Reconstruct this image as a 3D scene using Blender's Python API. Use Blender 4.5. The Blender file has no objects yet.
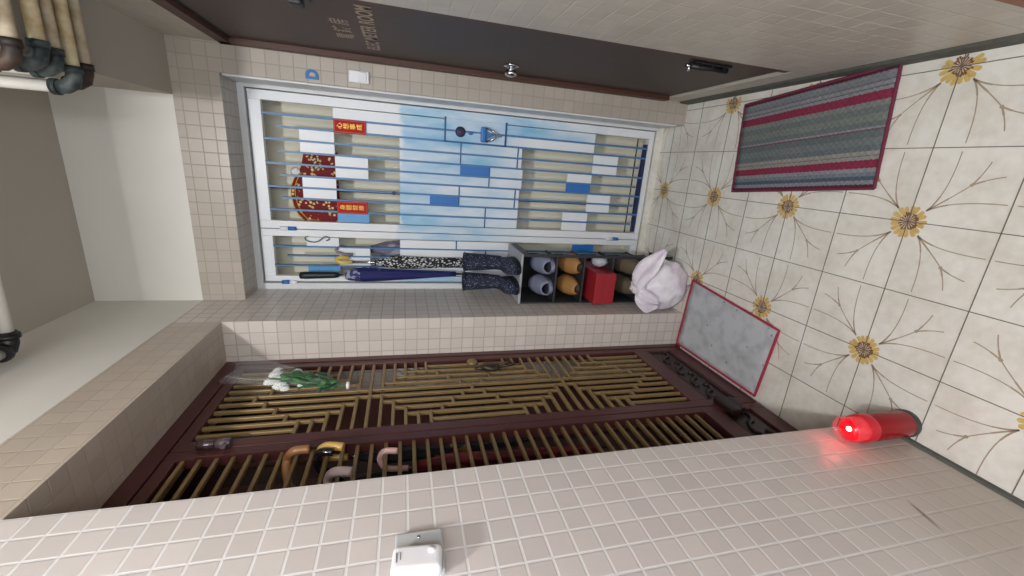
import bpy, bmesh, math, random
from mathutils import Vector, Matrix
random.seed(7)
S = bpy.context.scene
COL = S.collection
PI = math.pi

# ------------------------------------------------------------------ materials
def lin(c):
    def f(v):
        v /= 255.0
        return v / 12.92 if v <= 0.04045 else ((v + 0.055) / 1.055) ** 2.4
    return (f(c[0]), f(c[1]), f(c[2]), 1.0)

def new_mat(name):
    m = bpy.data.materials.new(name)
    m.use_nodes = True
    nt = m.node_tree
    b = nt.nodes['Principled BSDF']
    return m, nt, b

def N(nt, t, **kw):
    n = nt.nodes.new(t)
    for k, v in kw.items():
        setattr(n, k, v)
    return n

def M_(nt, op, a, b=None, c=None, clamp=False):
    n = nt.nodes.new('ShaderNodeMath'); n.operation = op; n.use_clamp = clamp
    for i, x in enumerate((a, b, c)):
        if x is None: continue
        if isinstance(x, (int, float)): n.inputs[i].default_value = x
        else: nt.links.new(x, n.inputs[i])
    return n.outputs[0]

def mixc(nt, f, a, b):
    n = nt.nodes.new('ShaderNodeMix'); n.data_type = 'RGBA'
    for i, x in ((0, f), (6, a), (7, b)):
        if isinstance(x, (int, float)): n.inputs[i].default_value = x
        elif isinstance(x, tuple): n.inputs[i].default_value = x
        else: nt.links.new(x, n.inputs[i])
    return n.outputs[2]

def noise(nt, scale, vec=None, detail=3.0):
    n = nt.nodes.new('ShaderNodeTexNoise')
    n.inputs['Scale'].default_value = scale
    n.inputs['Detail'].default_value = detail
    if vec is not None: nt.links.new(vec, n.inputs['Vector'])
    return n.outputs['Fac']

def plain(name, col, rough=0.5, metal=0.0, var=0.12, scale=30.0, bump=0.0, alpha=1.0, emit=None, estr=0.0, trans=0.0, coat=0.0):
    m, nt, b = new_mat(name)
    tc = N(nt, 'ShaderNodeTexCoord')
    f = noise(nt, scale, tc.outputs['Object'])
    c = lin(col)
    lo = tuple(x * (1 - var) for x in c[:3]) + (1,)
    hi = tuple(min(1, x * (1 + var)) for x in c[:3]) + (1,)
    nt.links.new(mixc(nt, f, lo, hi), b.inputs['Base Color'])
    b.inputs['Roughness'].default_value = rough
    b.inputs['Metallic'].default_value = metal
    b.inputs['Alpha'].default_value = alpha
    b.inputs['Transmission Weight'].default_value = trans
    b.inputs['Coat Weight'].default_value = coat
    if emit:
        b.inputs['Emission Color'].default_value = lin(emit)
        b.inputs['Emission Strength'].default_value = estr
    if bump:
        bp = N(nt, 'ShaderNodeBump'); bp.inputs['Strength'].default_value = bump
        bp.inputs['Distance'].default_value = 0.004
        nt.links.new(f, bp.inputs['Height']); nt.links.new(bp.outputs[0], b.inputs['Normal'])
    return m

def wall_tile(name, tile, grout, ox, oy, oz, p=0.05, gw=0.06, plaster_z=2.245, rough=0.32, bump=0.35, pl=(228, 225, 217), dirt=False):
    """small square wall tiles by position, painted plaster above plaster_z"""
    m, nt, b = new_mat(name)
    g = N(nt, 'ShaderNodeNewGeometry')
    sp = N(nt, 'ShaderNodeSeparateXYZ'); nt.links.new(g.outputs['Position'], sp.inputs[0])
    sn = N(nt, 'ShaderNodeSeparateXYZ'); nt.links.new(g.outputs['True Normal'], sn.inputs[0])
    ax = M_(nt, 'GREATER_THAN', M_(nt, 'ABSOLUTE', sn.outputs[0]), 0.5)
    az = M_(nt, 'GREATER_THAN', M_(nt, 'ABSOLUTE', sn.outputs[2]), 0.5)
    X = M_(nt, 'DIVIDE', M_(nt, 'SUBTRACT', sp.outputs[0], ox), p)
    Y = M_(nt, 'DIVIDE', M_(nt, 'SUBTRACT', sp.outputs[1], oy), p)
    Z = M_(nt, 'DIVIDE', M_(nt, 'SUBTRACT', sp.outputs[2], oz), p)
    def lerp(f, a, b_):
        return M_(nt, 'ADD', M_(nt, 'MULTIPLY', a, M_(nt, 'SUBTRACT', 1.0, f)), M_(nt, 'MULTIPLY', b_, f))
    u = lerp(ax, X, Y)
    v = lerp(az, Z, Y)
    def near(t):
        fr = M_(nt, 'FRACT', M_(nt, 'ADD', t, 1000.5))
        d = M_(nt, 'ABSOLUTE', M_(nt, 'SUBTRACT', fr, 0.5))
        return d
    d = M_(nt, 'MINIMUM', near(u), near(v))
    mask = N(nt, 'ShaderNodeMapRange'); mask.interpolation_type = 'SMOOTHSTEP'
    nt.links.new(d, mask.inputs[0])
    mask.inputs[1].default_value = gw * 0.35; mask.inputs[2].default_value = gw
    t = mask.outputs[0]                                   # 0 grout, 1 tile
    cv = N(nt, 'ShaderNodeCombineXYZ')
    nt.links.new(M_(nt, 'FLOOR', M_(nt, 'ADD', u, 1000.0)), cv.inputs[0]); nt.links.new(M_(nt, 'FLOOR', M_(nt, 'ADD', v, 1000.0)), cv.inputs[1])
    wn = N(nt, 'ShaderNodeTexWhiteNoise'); wn.noise_dimensions = '2D'; nt.links.new(cv.outputs[0], wn.inputs[0])
    n1 = noise(nt, 3.0, g.outputs['Position'])
    c = lin(tile)
    lo = tuple(x * 0.88 for x in c[:3]) + (1,); hi = tuple(min(1, x * 1.1) for x in c[:3]) + (1,)
    fac = M_(nt, 'ADD', M_(nt, 'MULTIPLY', wn.outputs[0], 0.5), M_(nt, 'MULTIPLY', n1, 0.5))
    tilec = mixc(nt, fac, lo, hi)
    colt = mixc(nt, t, lin(grout), tilec)
    if dirt:
        # greyed joints near the floor and one brown drip stain
        low = N(nt, 'ShaderNodeMapRange'); low.interpolation_type = 'SMOOTHSTEP'; nt.links.new(sp.outputs[2], low.inputs[0])
        low.inputs[1].default_value = 0.55; low.inputs[2].default_value = 0.15
        colt = mixc(nt, M_(nt, 'MULTIPLY', low.outputs[0], 0.75), colt, lin((184, 174, 162)))
        a = M_(nt, 'SUBTRACT', sp.outputs[1], STAIN[0]); c_ = M_(nt, 'SUBTRACT', sp.outputs[2], STAIN[1])
        du = M_(nt, 'ADD', M_(nt, 'MULTIPLY', a, STAIN[2]), M_(nt, 'MULTIPLY', c_, STAIN[3]))
        dv = M_(nt, 'SUBTRACT', M_(nt, 'MULTIPLY', a, STAIN[3]), M_(nt, 'MULTIPLY', c_, STAIN[2]))
        dd = M_(nt, 'ADD', M_(nt, 'POWER', M_(nt, 'DIVIDE', M_(nt, 'ABSOLUTE', du), STAIN[4]), 2.0), M_(nt, 'POWER', M_(nt, 'DIVIDE', M_(nt, 'ABSOLUTE', dv), 0.0065), 2.0))
        st = M_(nt, 'SUBTRACT', 1.0, dd, clamp=True)
        colt = mixc(nt, M_(nt, 'MULTIPLY', st, 0.9), colt, lin((126, 106, 82)))
    pz = M_(nt, 'GREATER_THAN', sp.outputs[2], plaster_z)
    n2 = noise(nt, 5.0, g.outputs['Position'])
    pc = lin(pl)
    plc = mixc(nt, n2, tuple(x * 0.9 for x in pc[:3]) + (1,), pc)
    nt.links.new(mixc(nt, pz, colt, plc), b.inputs['Base Color'])
    r = M_(nt, 'ADD', M_(nt, 'MULTIPLY', t, rough - 0.8), 0.8)
    r2 = M_(nt, 'ADD', M_(nt, 'MULTIPLY', r, M_(nt, 'SUBTRACT', 1.0, pz)), M_(nt, 'MULTIPLY', pz, 0.9))
    nt.links.new(r2, b.inputs['Roughness'])
    bp = N(nt, 'ShaderNodeBump'); bp.inputs['Strength'].default_value = bump; bp.inputs['Distance'].default_value = 0.002
    h = M_(nt, 'MAXIMUM', t, pz)
    nt.links.new(h, bp.inputs['Height']); nt.links.new(bp.outputs[0], b.inputs['Normal'])
    return m

def plaster(name, col):
    m, nt, b = new_mat(name)
    g = N(nt, 'ShaderNodeNewGeometry')
    n1 = noise(nt, 4.0, g.outputs['Position'], 5)
    c = lin(col)
    nt.links.new(mixc(nt, n1, tuple(x * 0.88 for x in c[:3]) + (1,), c), b.inputs['Base Color'])
    b.inputs['Roughness'].default_value = 0.9
    bp = N(nt, 'ShaderNodeBump'); bp.inputs['Strength'].default_value = 0.15
    nt.links.new(noise(nt, 60.0, g.outputs['Position']), bp.inputs['Height']); nt.links.new(bp.outputs[0], b.inputs['Normal'])
    return m

STAIN = (-0.400, 0.292, -0.96, 0.28, 0.050)
TILE_L = wall_tile('beige_wall_tile_left', (205, 198, 194), (219, 217, 216), -0.594, -0.099, 0.036, gw=0.07, dirt=True)
TILE_H = wall_tile('beige_wall_tile_lintel_shaded', (190, 177, 163), (184, 171, 157), -0.594, -0.099, 0.036, gw=0.05)  # browner copy of the left wall tile, lintel shade put into its colour
TILE_B = wall_tile('beige_wall_tile_back', (178, 169, 158), (163, 154, 142), 0.030, 0.846, 0.0165, gw=0.05)
TILE_R = wall_tile('beige_wall_tile_right', (190, 183, 172), (198, 192, 182), 0.030, 0.385, 0.018, p=0.0525, gw=0.06)
TILE_J = wall_tile('beige_wall_tile_jamb', (212, 203, 196), (182, 171, 161), -0.594, 0.846, 0.037, gw=0.055)
PLASTER = plaster('cream_plaster', (186, 180, 168))
PLASTER_W = plaster('white_plaster', (222, 219, 210))
CEMENT = plain('grey_green_cement', (92, 95, 88), 0.9, var=0.4, scale=40, bump=0.5)
MAROON = plain('maroon_gloss_paint', (80, 44, 42), 0.34, var=0.12, scale=8)
MAROON_D = plain('dark_maroon_wood', (58, 34, 31), 0.5, var=0.25, scale=12)
CARVED = plain('black_brown_iron', (38, 25, 24), 0.35, var=0.2)
BRASS = plain('dull_brass_paint', (140, 117, 78), 0.38, metal=0.25, var=0.18, scale=25)
CHROME = plain('chrome_metal', (200, 200, 205), 0.15, metal=1.0, var=0.05)
BROWNDOOR = None
WHITE = plain('white_gloss_paint', (232, 235, 239), 0.35, var=0.03)
FRAMEW = plain('greyish_white_paint', (215, 217, 219), 0.45, var=0.06)
BLUE = plain('blue_gloss_paint', (40, 112, 190), 0.35, var=0.06)
LBLUE = plain('light_blue_paint', (92, 160, 214), 0.35, var=0.05)
BARB = plain('steel_blue_paint', (70, 120, 170), 0.4, var=0.15, scale=60)
BARD = plain('dark_blue_paint', (38, 88, 140), 0.4, var=0.1)
NAVY = plain('navy_paint', (24, 38, 84), 0.5)
INNER = plain('pale_beige_painted_door', (234, 230, 210), 0.6, var=0.04, scale=4)
BLACK = plain('black_plastic', (24, 24, 26), 0.45)
DGREY = plain('dark_grey_board', (48, 48, 52), 0.5)
PGREY = plain('pale_grey_board', (165, 166, 172), 0.55)
RED = plain('red_card', (158, 36, 44), 0.5, var=0.06)
REDTAG = plain('red_paper', (172, 6, 10), 0.7, var=0.05)
GOLD = plain('gold_foil', (226, 186, 60), 0.35, metal=0.3)
PLASTIC_W = plain('white_plastic', (236, 237, 240), 0.35, var=0.02)
PLASTIC_G = plain('silver_grey_plastic', (186, 190, 192), 0.4, var=0.03)
YELLOW = plain('petal_yellow', (212, 182, 112), 0.4, var=0.2, scale=80)
BROWNP = plain('flower_brown', (120, 84, 52), 0.45, var=0.3, scale=120)
CREAMP = plain('flower_cream', (214, 196, 176), 0.4, var=0.2, scale=150)
STEM = plain('sprig_brown', (172, 156, 136), 0.45, var=0.25, scale=60)
GROUT = plain('dark_floor_grout', (116, 110, 102), 0.85, var=0.3, scale=30)

def brown_door_mat(name, col):
    m, nt, b = new_mat(name)
    tc = N(nt, 'ShaderNodeTexCoord'); mp = N(nt, 'ShaderNodeMapping')
    mp.inputs['Scale'].default_value = (20, 20, 1.2)
    nt.links.new(tc.outputs['Object'], mp.inputs[0])
    f = noise(nt, 3.0, mp.outputs[0], 5)
    c = lin(col)
    nt.links.new(mixc(nt, f, tuple(x * 0.75 for x in c[:3]) + (1,), tuple(x * 1.25 for x in c[:3]) + (1,)), b.inputs['Base Color'])
    b.inputs['Roughness'].default_value = 0.5
    return m
BROWNDOOR = brown_door_mat('dark_brown_door_wood', (66, 49, 40))
BROWNFRAME = brown_door_mat('reddish_brown_frame_wood', (76, 44, 34))
ORANGEDOOR = brown_door_mat('orange_brown_wood', (138, 86, 54))

def floor_mat():
    m, nt, b = new_mat('cream_floor_tile')
    g = N(nt, 'ShaderNodeNewGeometry')
    n1 = noise(nt, 7.0, g.outputs['Position'], 6)
    n2 = noise(nt, 45.0, g.outputs['Position'], 4)
    f = M_(nt, 'ADD', M_(nt, 'MULTIPLY', n1, 0.7), M_(nt, 'MULTIPLY', n2, 0.3))
    r = N(nt, 'ShaderNodeValToRGB'); nt.links.new(f, r.inputs[0])
    e = r.color_ramp.elements
    e[0].position = 0.3; e[0].color = lin((214, 208, 195)); e[1].position = 0.6; e[1].color = lin((238, 236, 228))
    nt.links.new(r.outputs[0], b.inputs['Base Color'])
    b.inputs['Roughness'].default_value = 0.3
    return m
FLOOR = floor_mat()

def painted_mat():
    """white gate paint with a hand-painted pale blue sky patch across its middle"""
    m, nt, b = new_mat('white_paint_with_blue_sky')
    g = N(nt, 'ShaderNodeNewGeometry')
    sp = N(nt, 'ShaderNodeSeparateXYZ'); nt.links.new(g.outputs['Position'], sp.inputs[0])
    z = sp.outputs[2]; x = sp.outputs[0]
    wob = M_(nt, 'MULTIPLY', M_(nt, 'SUBTRACT', noise(nt, 9.0, g.outputs['Position']), 0.5), 0.14)
    zz = M_(nt, 'ADD', z, wob)
    up = N(nt, 'ShaderNodeMapRange'); up.interpolation_type = 'SMOOTHSTEP'
    nt.links.new(zz, up.inputs[0]); up.inputs[1].default_value = 1.43; up.inputs[2].default_value = 1.39
    edge = M_(nt, 'GREATER_THAN', x, 0.21)
    base = M_(nt, 'SUBTRACT', 0.90, M_(nt, 'MULTIPLY', edge, 0.42))
    lo = M_(nt, 'DIVIDE', M_(nt, 'SUBTRACT', zz, M_(nt, 'SUBTRACT', base, 0.16)), 0.24, clamp=True)
    mp = N(nt, 'ShaderNodeMapping'); mp.inputs['Scale'].default_value = (7, 7, 2.2)
    nt.links.new(g.outputs['Position'], mp.inputs[0])
    cl = N(nt, 'ShaderNodeValToRGB'); nt.links.new(noise(nt, 1.6, mp.outputs[0], 5), cl.inputs[0])
    cl.color_ramp.elements[0].position = 0.30; cl.color_ramp.elements[0].color = (1, 1, 1, 1)
    cl.color_ramp.elements[1].position = 0.68; cl.color_ramp.elements[1].color = (0.12, 0.12, 0.12, 1)
    f = M_(nt, 'MULTIPLY', M_(nt, 'MULTIPLY', up.outputs[0], lo), cl.outputs[0])
    nt.links.new(mixc(nt, f, lin((232, 235, 239)), lin((126, 186, 222))), b.inputs['Base Color'])
    b.inputs['Roughness'].default_value = 0.35
    return m
SKYP = painted_mat()

# ------------------------------------------------------------------ mesh builder
def world_loc(o):
    v = Vector((0, 0, 0))
    while o is not None:
        v += o.location; o = o.parent
    return v

class MB:
    def __init__(s):
        s.v = []; s.f = []; s.mi = []; s.cur = 0; s.sm = []
    def add(s, vs, fs, smooth=False):
        o = len(s.v); s.v += [tuple(p) for p in vs]
        for f in fs:
            s.f.append([i + o for i in f]); s.mi.append(s.cur); s.sm.append(smooth)
        return s
    def box(s, x0, x1, y0, y1, z0, z1):
        x0, x1 = sorted((x0, x1)); y0, y1 = sorted((y0, y1)); z0, z1 = sorted((z0, z1))
        vs = [(x0, y0, z0), (x1, y0, z0), (x1, y1, z0), (x0, y1, z0), (x0, y0, z1), (x1, y0, z1), (x1, y1, z1), (x0, y1, z1)]
        fs = [(0, 3, 2, 1), (4, 5, 6, 7), (0, 1, 5, 4), (1, 2, 6, 5), (2, 3, 7, 6), (3, 0, 4, 7)]
        return s.add(vs, fs)
    def bbox(s, x0, x1, y0, y1, z0, z1, r=0.003, seg=2, rot=None):
        """box with rounded edges"""
        x0, x1 = sorted((x0, x1)); y0, y1 = sorted((y0, y1)); z0, z1 = sorted((z0, z1))
        bm = bmesh.new()
        bmesh.ops.create_cube(bm, size=1.0)
        c = Vector(((x0 + x1) / 2, (y0 + y1) / 2, (z0 + z1) / 2))
        for v in bm.verts:
            v.co = Vector((v.co.x * (x1 - x0), v.co.y * (y1 - y0), v.co.z * (z1 - z0)))
        r = min(r, 0.45 * min(x1 - x0, y1 - y0, z1 - z0))
        bmesh.ops.bevel(bm, geom=bm.edges[:], offset=r, segments=seg, profile=0.5, affect='EDGES')
        if rot is not None:
            for v in bm.verts: v.co = rot @ v.co
        bm.verts.index_update()
        s.add([v.co + c for v in bm.verts], [[v.index for v in f.verts] for f in bm.faces])
        bm.free(); return s
    def prism(s, poly, d, depth):
        """poly: 3-D points in a plane, extruded by depth along d"""
        d = Vector(d).normalized() * depth
        n = len(poly); a = [Vector(p) for p in poly]; b = [p + d for p in a]
        fs = [list(range(n))[::-1], list(range(n, 2 * n))] + [(i, (i + 1) % n, n + (i + 1) % n, n + i) for i in range(n)]
        return s.add(a + b, fs)
    def tube(s, pts, r, seg=10, cap=True, star=None):
        pts = [Vector(p) for p in pts]; n = len(pts)
        rs = r if isinstance(r, (list, tuple)) else [r] * n
        vs = []; prev = None
        for i, p in enumerate(pts):
            t = (pts[min(i + 1, n - 1)] - pts[max(i - 1, 0)]).normalized()
            if prev is None:
                a = Vector((0, 0, 1)) if abs(t.z) < 0.9 else Vector((1, 0, 0))
                u = t.cross(a).normalized()
            else:
                u = (prev - t * prev.dot(t)).normalized()
            prev = u; w = t.cross(u)
            for k in range(seg):
                th = 2 * PI * k / seg
                rr = rs[i] * (1 + (star * math.cos(th * 8) if star else 0))
                vs.append(p + (u * math.cos(th) + w * math.sin(th)) * rr)
        fs = []
        for i in range(n - 1):
            for k in range(seg):
                fs.append((i * seg + k, i * seg + (k + 1) % seg, (i + 1) * seg + (k + 1) % seg, (i + 1) * seg + k))
        s.add(vs, fs, True)
        if cap:
            o = len(s.v) - len(vs)
            s.f.append([o + k for k in range(seg)][::-1]); s.mi.append(s.cur); s.sm.append(False)
            s.f.append([o + (n - 1) * seg + k for k in range(seg)]); s.mi.append(s.cur); s.sm.append(False)
        return s
    def lathe(s, c, prof, seg=28, axis='z'):
        """prof: (radius, height) from bottom to top about c"""
        vs = []; n = len(prof)
        for r, h in prof:
            for k in range(seg):
                th = 2 * PI * k / seg
                a, b_ = r * math.cos(th), r * math.sin(th)
                p = {'z': (a, b_, h), 'x': (h, a, b_), 'y': (b_, h, a)}[axis]
                vs.append((c[0] + p[0], c[1] + p[1], c[2] + p[2]))
        fs = [(i * seg + k, i * seg + (k + 1) % seg, (i + 1) * seg + (k + 1) % seg, (i + 1) * seg + k) for i in range(n - 1) for k in range(seg)]
        return s.add(vs, fs, True)
    def ball(s, c, rx, ry=None, rz=None, sub=2, fn=None):
        ry = ry or rx; rz = rz or rx
        bm = bmesh.new(); bmesh.ops.create_icosphere(bm, subdivisions=sub, radius=1.0)
        bm.verts.index_update()
        vs = []
        for v in bm.verts:
            p = Vector((v.co.x * rx, v.co.y * ry, v.co.z * rz))
            if fn: p = fn(p, v.co)
            vs.append(Vector(c) + p)
        s.add(vs, [[v.index for v in f.verts] for f in bm.faces], True); bm.free(); return s
    def build(s, name, mats, parent=None, bevel=None):
        if not isinstance(mats, (list, tuple)): mats = [mats]
        me = bpy.data.meshes.new(name)
        off = world_loc(parent) if parent is not None else Vector((0, 0, 0))
        me.from_pydata([Vector(p) - off for p in s.v], [], s.f)
        for m in mats: me.materials.append(m)
        for p, i, sm in zip(me.polygons, s.mi, s.sm):
            p.material_index = i; p.use_smooth = sm
        me.update()
        bm = bmesh.new(); bm.from_mesh(me); bmesh.ops.recalc_face_normals(bm, faces=bm.faces[:]); bm.to_mesh(me); bm.free()
        o = bpy.data.objects.new(name, me); COL.objects.link(o)
        if parent is not None: o.parent = parent
        if bevel:
            md = o.modifiers.new('bevel', 'BEVEL'); md.width = bevel; md.segments = 2; md.limit_method = 'ANGLE'
        return o

def thing(name, label, cat, loc, group=None):
    o = bpy.data.objects.new(name, None); COL.objects.link(o)
    o.location = loc; o.empty_display_size = 0.05
    o['label'] = label; o['category'] = cat
    if group: o['group'] = group
    return o
def tag(o, label, cat, group=None):
    o['label'] = label; o['category'] = cat
    if group: o['group'] = group
    return o
def struct(o):
    o['kind'] = 'structure'; return o

def recenter(o, loc):
    """move a top-level mesh's origin to loc without moving the mesh"""
    loc = Vector(loc); o.data.transform(Matrix.Translation(-loc)); o.location = loc; return o

# ------------------------------------------------------------------ dimensions (metres)
XL, XR, YB, YG, YP, YN, YD = -0.594, 0.436, 1.115, 1.295, 0.846, -0.099, 0.385
ZLIN, ZT, ZC, YBK = 2.079, 2.245, 2.632, -1.7
XG = -0.765                                     # face of the lattice gate

# ------------------------------------------------------------------ setting
m = MB()
m.box(-1.0, XL, YBK, YN, 0, ZC)                 # wall with the junction box
wl = struct(m.build('wall_left', TILE_L))
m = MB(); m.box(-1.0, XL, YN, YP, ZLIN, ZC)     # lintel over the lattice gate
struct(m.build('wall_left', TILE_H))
m = MB(); m.box(-1.0, XL, YP, 1.62, 0, ZC)
struct(m.build('wall_left', TILE_J))
m = MB()
m.box(0.329, 0.62, YB, 1.62, 0, 2.08)
m.box(XL, 0.62, YB, 1.62, 2.08, ZC)
struct(m.build('wall_back', TILE_B))
m = MB()
m.box(XR, 0.62, -0.217, YD, 0, ZC)
m.box(XR, 0.62, YD, YB, 2.055, ZC)
m.box(XR, 0.62, YD, YB, 0, 0.14)
m.box(XR, 0.62, -1.02, -0.217, 2.055, ZC)
m.box(XR, 0.62, YBK, -1.02, 0, ZC)
struct(m.build('wall_right', TILE_R))
m = MB(); m.box(-1.0, 0.62, YBK, 1.62, ZC, ZC + 0.1); struct(m.build('ceiling', PLASTER))
m = MB(); m.box(0.2345, XR, YBK, YB, ZT, ZC)
struct(m.build('trim_1', PLASTER)); bpy.data.objects['trim_1'].name = 'ceiling_beam'
bpy.data.objects['ceiling_beam'].name = 'trim_1'
m = MB(); m.box(XL, 0.2345, -0.72, -0.60, 2.545, ZC); struct(m.build('trim_shadow_beam', PLASTER_W))  # unseen beam, added to cast a shadow line across the upper back wall
# cement fillets along the wall feet
m = MB(); m.prism([(XL, 0, 0), (XL + 0.007, 0, 0), (XL + 0.006, 0, 0.014), (XL, 0, 0.02)], (0, -1, 0), 1.9)
for i in range(4, len(m.v)): pass
o = m.build('baseboard_left', CEMENT); o.location.y = YN - 0.0; struct(o)
m = MB(); m.prism([(XR, 0, 0), (XR - 0.008, 0, 0), (XR - 0.006, 0, 0.045), (XR, 0, 0.058)], (0, 1, 0), 1.33)
o = m.build('baseboard_right', CEMENT); o.location.y = -0.217; struct(o)
# threshold under the white gate
m = MB(); m.box(XL, 0.329, YG + 0.0, 1.62, 0, 0.04); struct(m.build('trim_3', FLOOR))

# floor with inlaid flowers and sprigs
TX, TY = 0.2, 0.1988
m = MB()
m.box(-1.0, 0.62, YBK, 1.62, -0.05, 0)
def flat(poly, z): m.add([(p[0], p[1], z) for p in poly], [list(range(len(poly)))])
def ribbon(pts, w, z):
    n = len(pts)
    L = []; R_ = []
    for i, p in enumerate(pts):
        t = (Vector(pts[min(i + 1, n - 1)]) - Vector(pts[max(i - 1, 0)])).normalized()
        nn = Vector((-t.y, t.x)); ww = w if not callable(w) else w(i / (n - 1))
        L.append(Vector(p) + nn * ww / 2); R_.append(Vector(p) - nn * ww / 2)
    for i in range(n - 1): flat([L[i], L[i + 1], R_[i + 1], R_[i]], z)
def bez(a, b_, c, n=9):
    a, b_, c = Vector(a), Vector(b_), Vector(c)
    return [(1 - t) ** 2 * a + 2 * t * (1 - t) * b_ + t * t * c for t in [i / (n - 1) for i in range(n)]]
fx0, fx1, fy0, fy1 = XL, XR, -1.7, 1.30
def inside(p): return fx0 + 0.002 < p[0] < fx1 - 0.002 and fy0 < p[1] < fy1 or (-0.79 < p[0] < XL + 0.01 and YN + 0.002 < p[1] < YP - 0.002)
rng = random.Random(3)
def clip_poly(poly):
    """keep floor inlay inside the corridor"""
    out = [Vector((min(max(p[0], fx0 + 0.001), fx1 - 0.001) if not (YN + 0.002 < p[1] < YP - 0.002) else min(max(p[0], -0.79), fx1 - 0.001), p[1])) for p in poly]
    return out
for i in range(-4, 5):
    for j in range(-2, 2):
        c = Vector((2 * j * TX, 2 * i * TY))
        if not (-0.80 < c.x < 0.48 and -1.5 < c.y < 1.35): continue
        if c.x < XL - 0.03 and not (YN - 0.03 < c.y < YP + 0.03): continue
        # petals
        m.cur = 1
        for k in range(17):
            th = 2 * PI * k / 17 + rng.uniform(-.05, .05); R0 = 0.0455 + rng.uniform(-.002, .003); dth = 0.178
            pl = [(c.x + r * math.cos(th + s_ * dth), c.y + r * math.sin(th + s_ * dth)) for r, s_ in ((0.015, -.8), (R0 * .72, -1), (R0 * .93, -.75), (R0, 0), (R0 * .93, .75), (R0 * .72, 1), (0.015, .8))]
            if all(inside(p) for p in pl): flat(pl, 0.0004)
        m.cur = 2
        for k in range(30):
            th = 2 * PI * k / 30; r1 = 0.0250 + rng.uniform(-.004, .004)
            pl = [(c.x, c.y), (c.x + r1 * .9 * math.cos(th - .1), c.y + r1 * .9 * math.sin(th - .1)), (c.x + r1 * math.cos(th), c.y + r1 * math.sin(th)), (c.x + r1 * .9 * math.cos(th + .1), c.y + r1 * .9 * math.sin(th + .1))]
            if all(inside(p) for p in pl): flat(pl, 0.0007)
        m.cur = 3
        for k in range(16):
            th = 2 * PI * k / 16 + 0.1; r1 = 0.022 + rng.uniform(-.004, .002)
            pl = [(c.x + .003 * math.cos(th), c.y + .003 * math.sin(th)), (c.x + r1 * .8 * math.cos(th - .09), c.y + r1 * .8 * math.sin(th - .09)), (c.x + r1 * math.cos(th), c.y + r1 * math.sin(th)), (c.x + r1 * .8 * math.cos(th + .09), c.y + r1 * .8 * math.sin(th + .09))]
            if all(inside(p) for p in pl): flat(pl, 0.001)
        m.cur = 4
        for sx in (-1, 1):
            for sy in (-1, 1):
                def P(a, b_): return Vector((c.x + sx * a, c.y + sy * b_))
                curves = [bez(P(.034, .034), P(.068, .078), P(.066, .190)), bez(P(.034, .034), P(.078, .068), P(.190, .066)),
                          bez(P(.040, .040), P(.085, .09), P(.108, .11)), bez(P(.108, .11), P(.135, .125), P(.165, .132)), bez(P(.108, .11), P(.125, .14), P(.13, .168)),
                          bez(P(.036, .036), P(.06, .066), P(.098, .165)), ]
                for cv_ in curves[:5]:
                    for q in range(len(cv_) - 1):
                        if inside(cv_[q]) and inside(cv_[q + 1]):
                            ribbon([cv_[q], cv_[q + 1]], 0.0026 if q > 2 else 0.0040, 0.0004)
                b0 = P(.108, .11)
                pl = [b0 + Vector((0.0045 * math.cos(a), 0.0045 * math.sin(a))) for a in [k * PI / 4 for k in range(8)]]
                if all(inside(p) for p in pl):
                    m.cur = 4; flat(pl, 0.0006)
m.cur = 5
for i in range(-8, 8):
    y = i * TY
    m.box(fx0 if not (YN < y < YP) else -0.79, fx1, y - 0.0011, y + 0.0011, -0.001, 0.0012)
for j in range(-4, 3):
    x = j * TX
    if x > fx0: m.box(x - 0.0011, x + 0.0011, fy0, fy1, -0.001, 0.0012)
    else: m.box(x - 0.0011, x + 0.0011, YN, YP, -0.001, 0.0012)
struct(m.build('floor', [FLOOR, YELLOW, BROWNP, CREAMP, STEM, GROUT]))

# ------------------------------------------------------------------ text helper
def text_mesh(body, size, mat, name, parent, M, extrude=0.0, offs=0.0):
    """flat lettering; M maps text plane (x right, y up) to the world"""
    cu = bpy.data.curves.new(name, 'FONT'); cu.body = body; cu.size = size; cu.extrude = extrude; cu.offset = offs
    cu.align_x = 'CENTER'; cu.align_y = 'CENTER'
    t = bpy.data.objects.new('tmp', cu); COL.objects.link(t)
    bpy.context.view_layer.update()
    me = bpy.data.meshes.new_from_object(t.evaluated_get(bpy.context.evaluated_depsgraph_get()))
    bpy.data.objects.remove(t); bpy.data.curves.remove(cu)
    me.transform(M)
    off = world_loc(parent) if parent is not None else Vector()
    me.transform(Matrix.Translation(-off))
    me.materials.clear(); me.materials.append(mat); me.name = name
    o = bpy.data.objects.new(name, me); COL.objects.link(o)
    if parent is not None: o.parent = parent
    return o
def frame(o, xax, yax):
    xax = Vector(xax); yax = Vector(yax); zax = xax.cross(yax)
    return Matrix(((xax.x, yax.x, zax.x, o[0]), (xax.y, yax.y, zax.y, o[1]), (xax.z, yax.z, zax.z, o[2]), (0, 0, 0, 1)))

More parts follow.
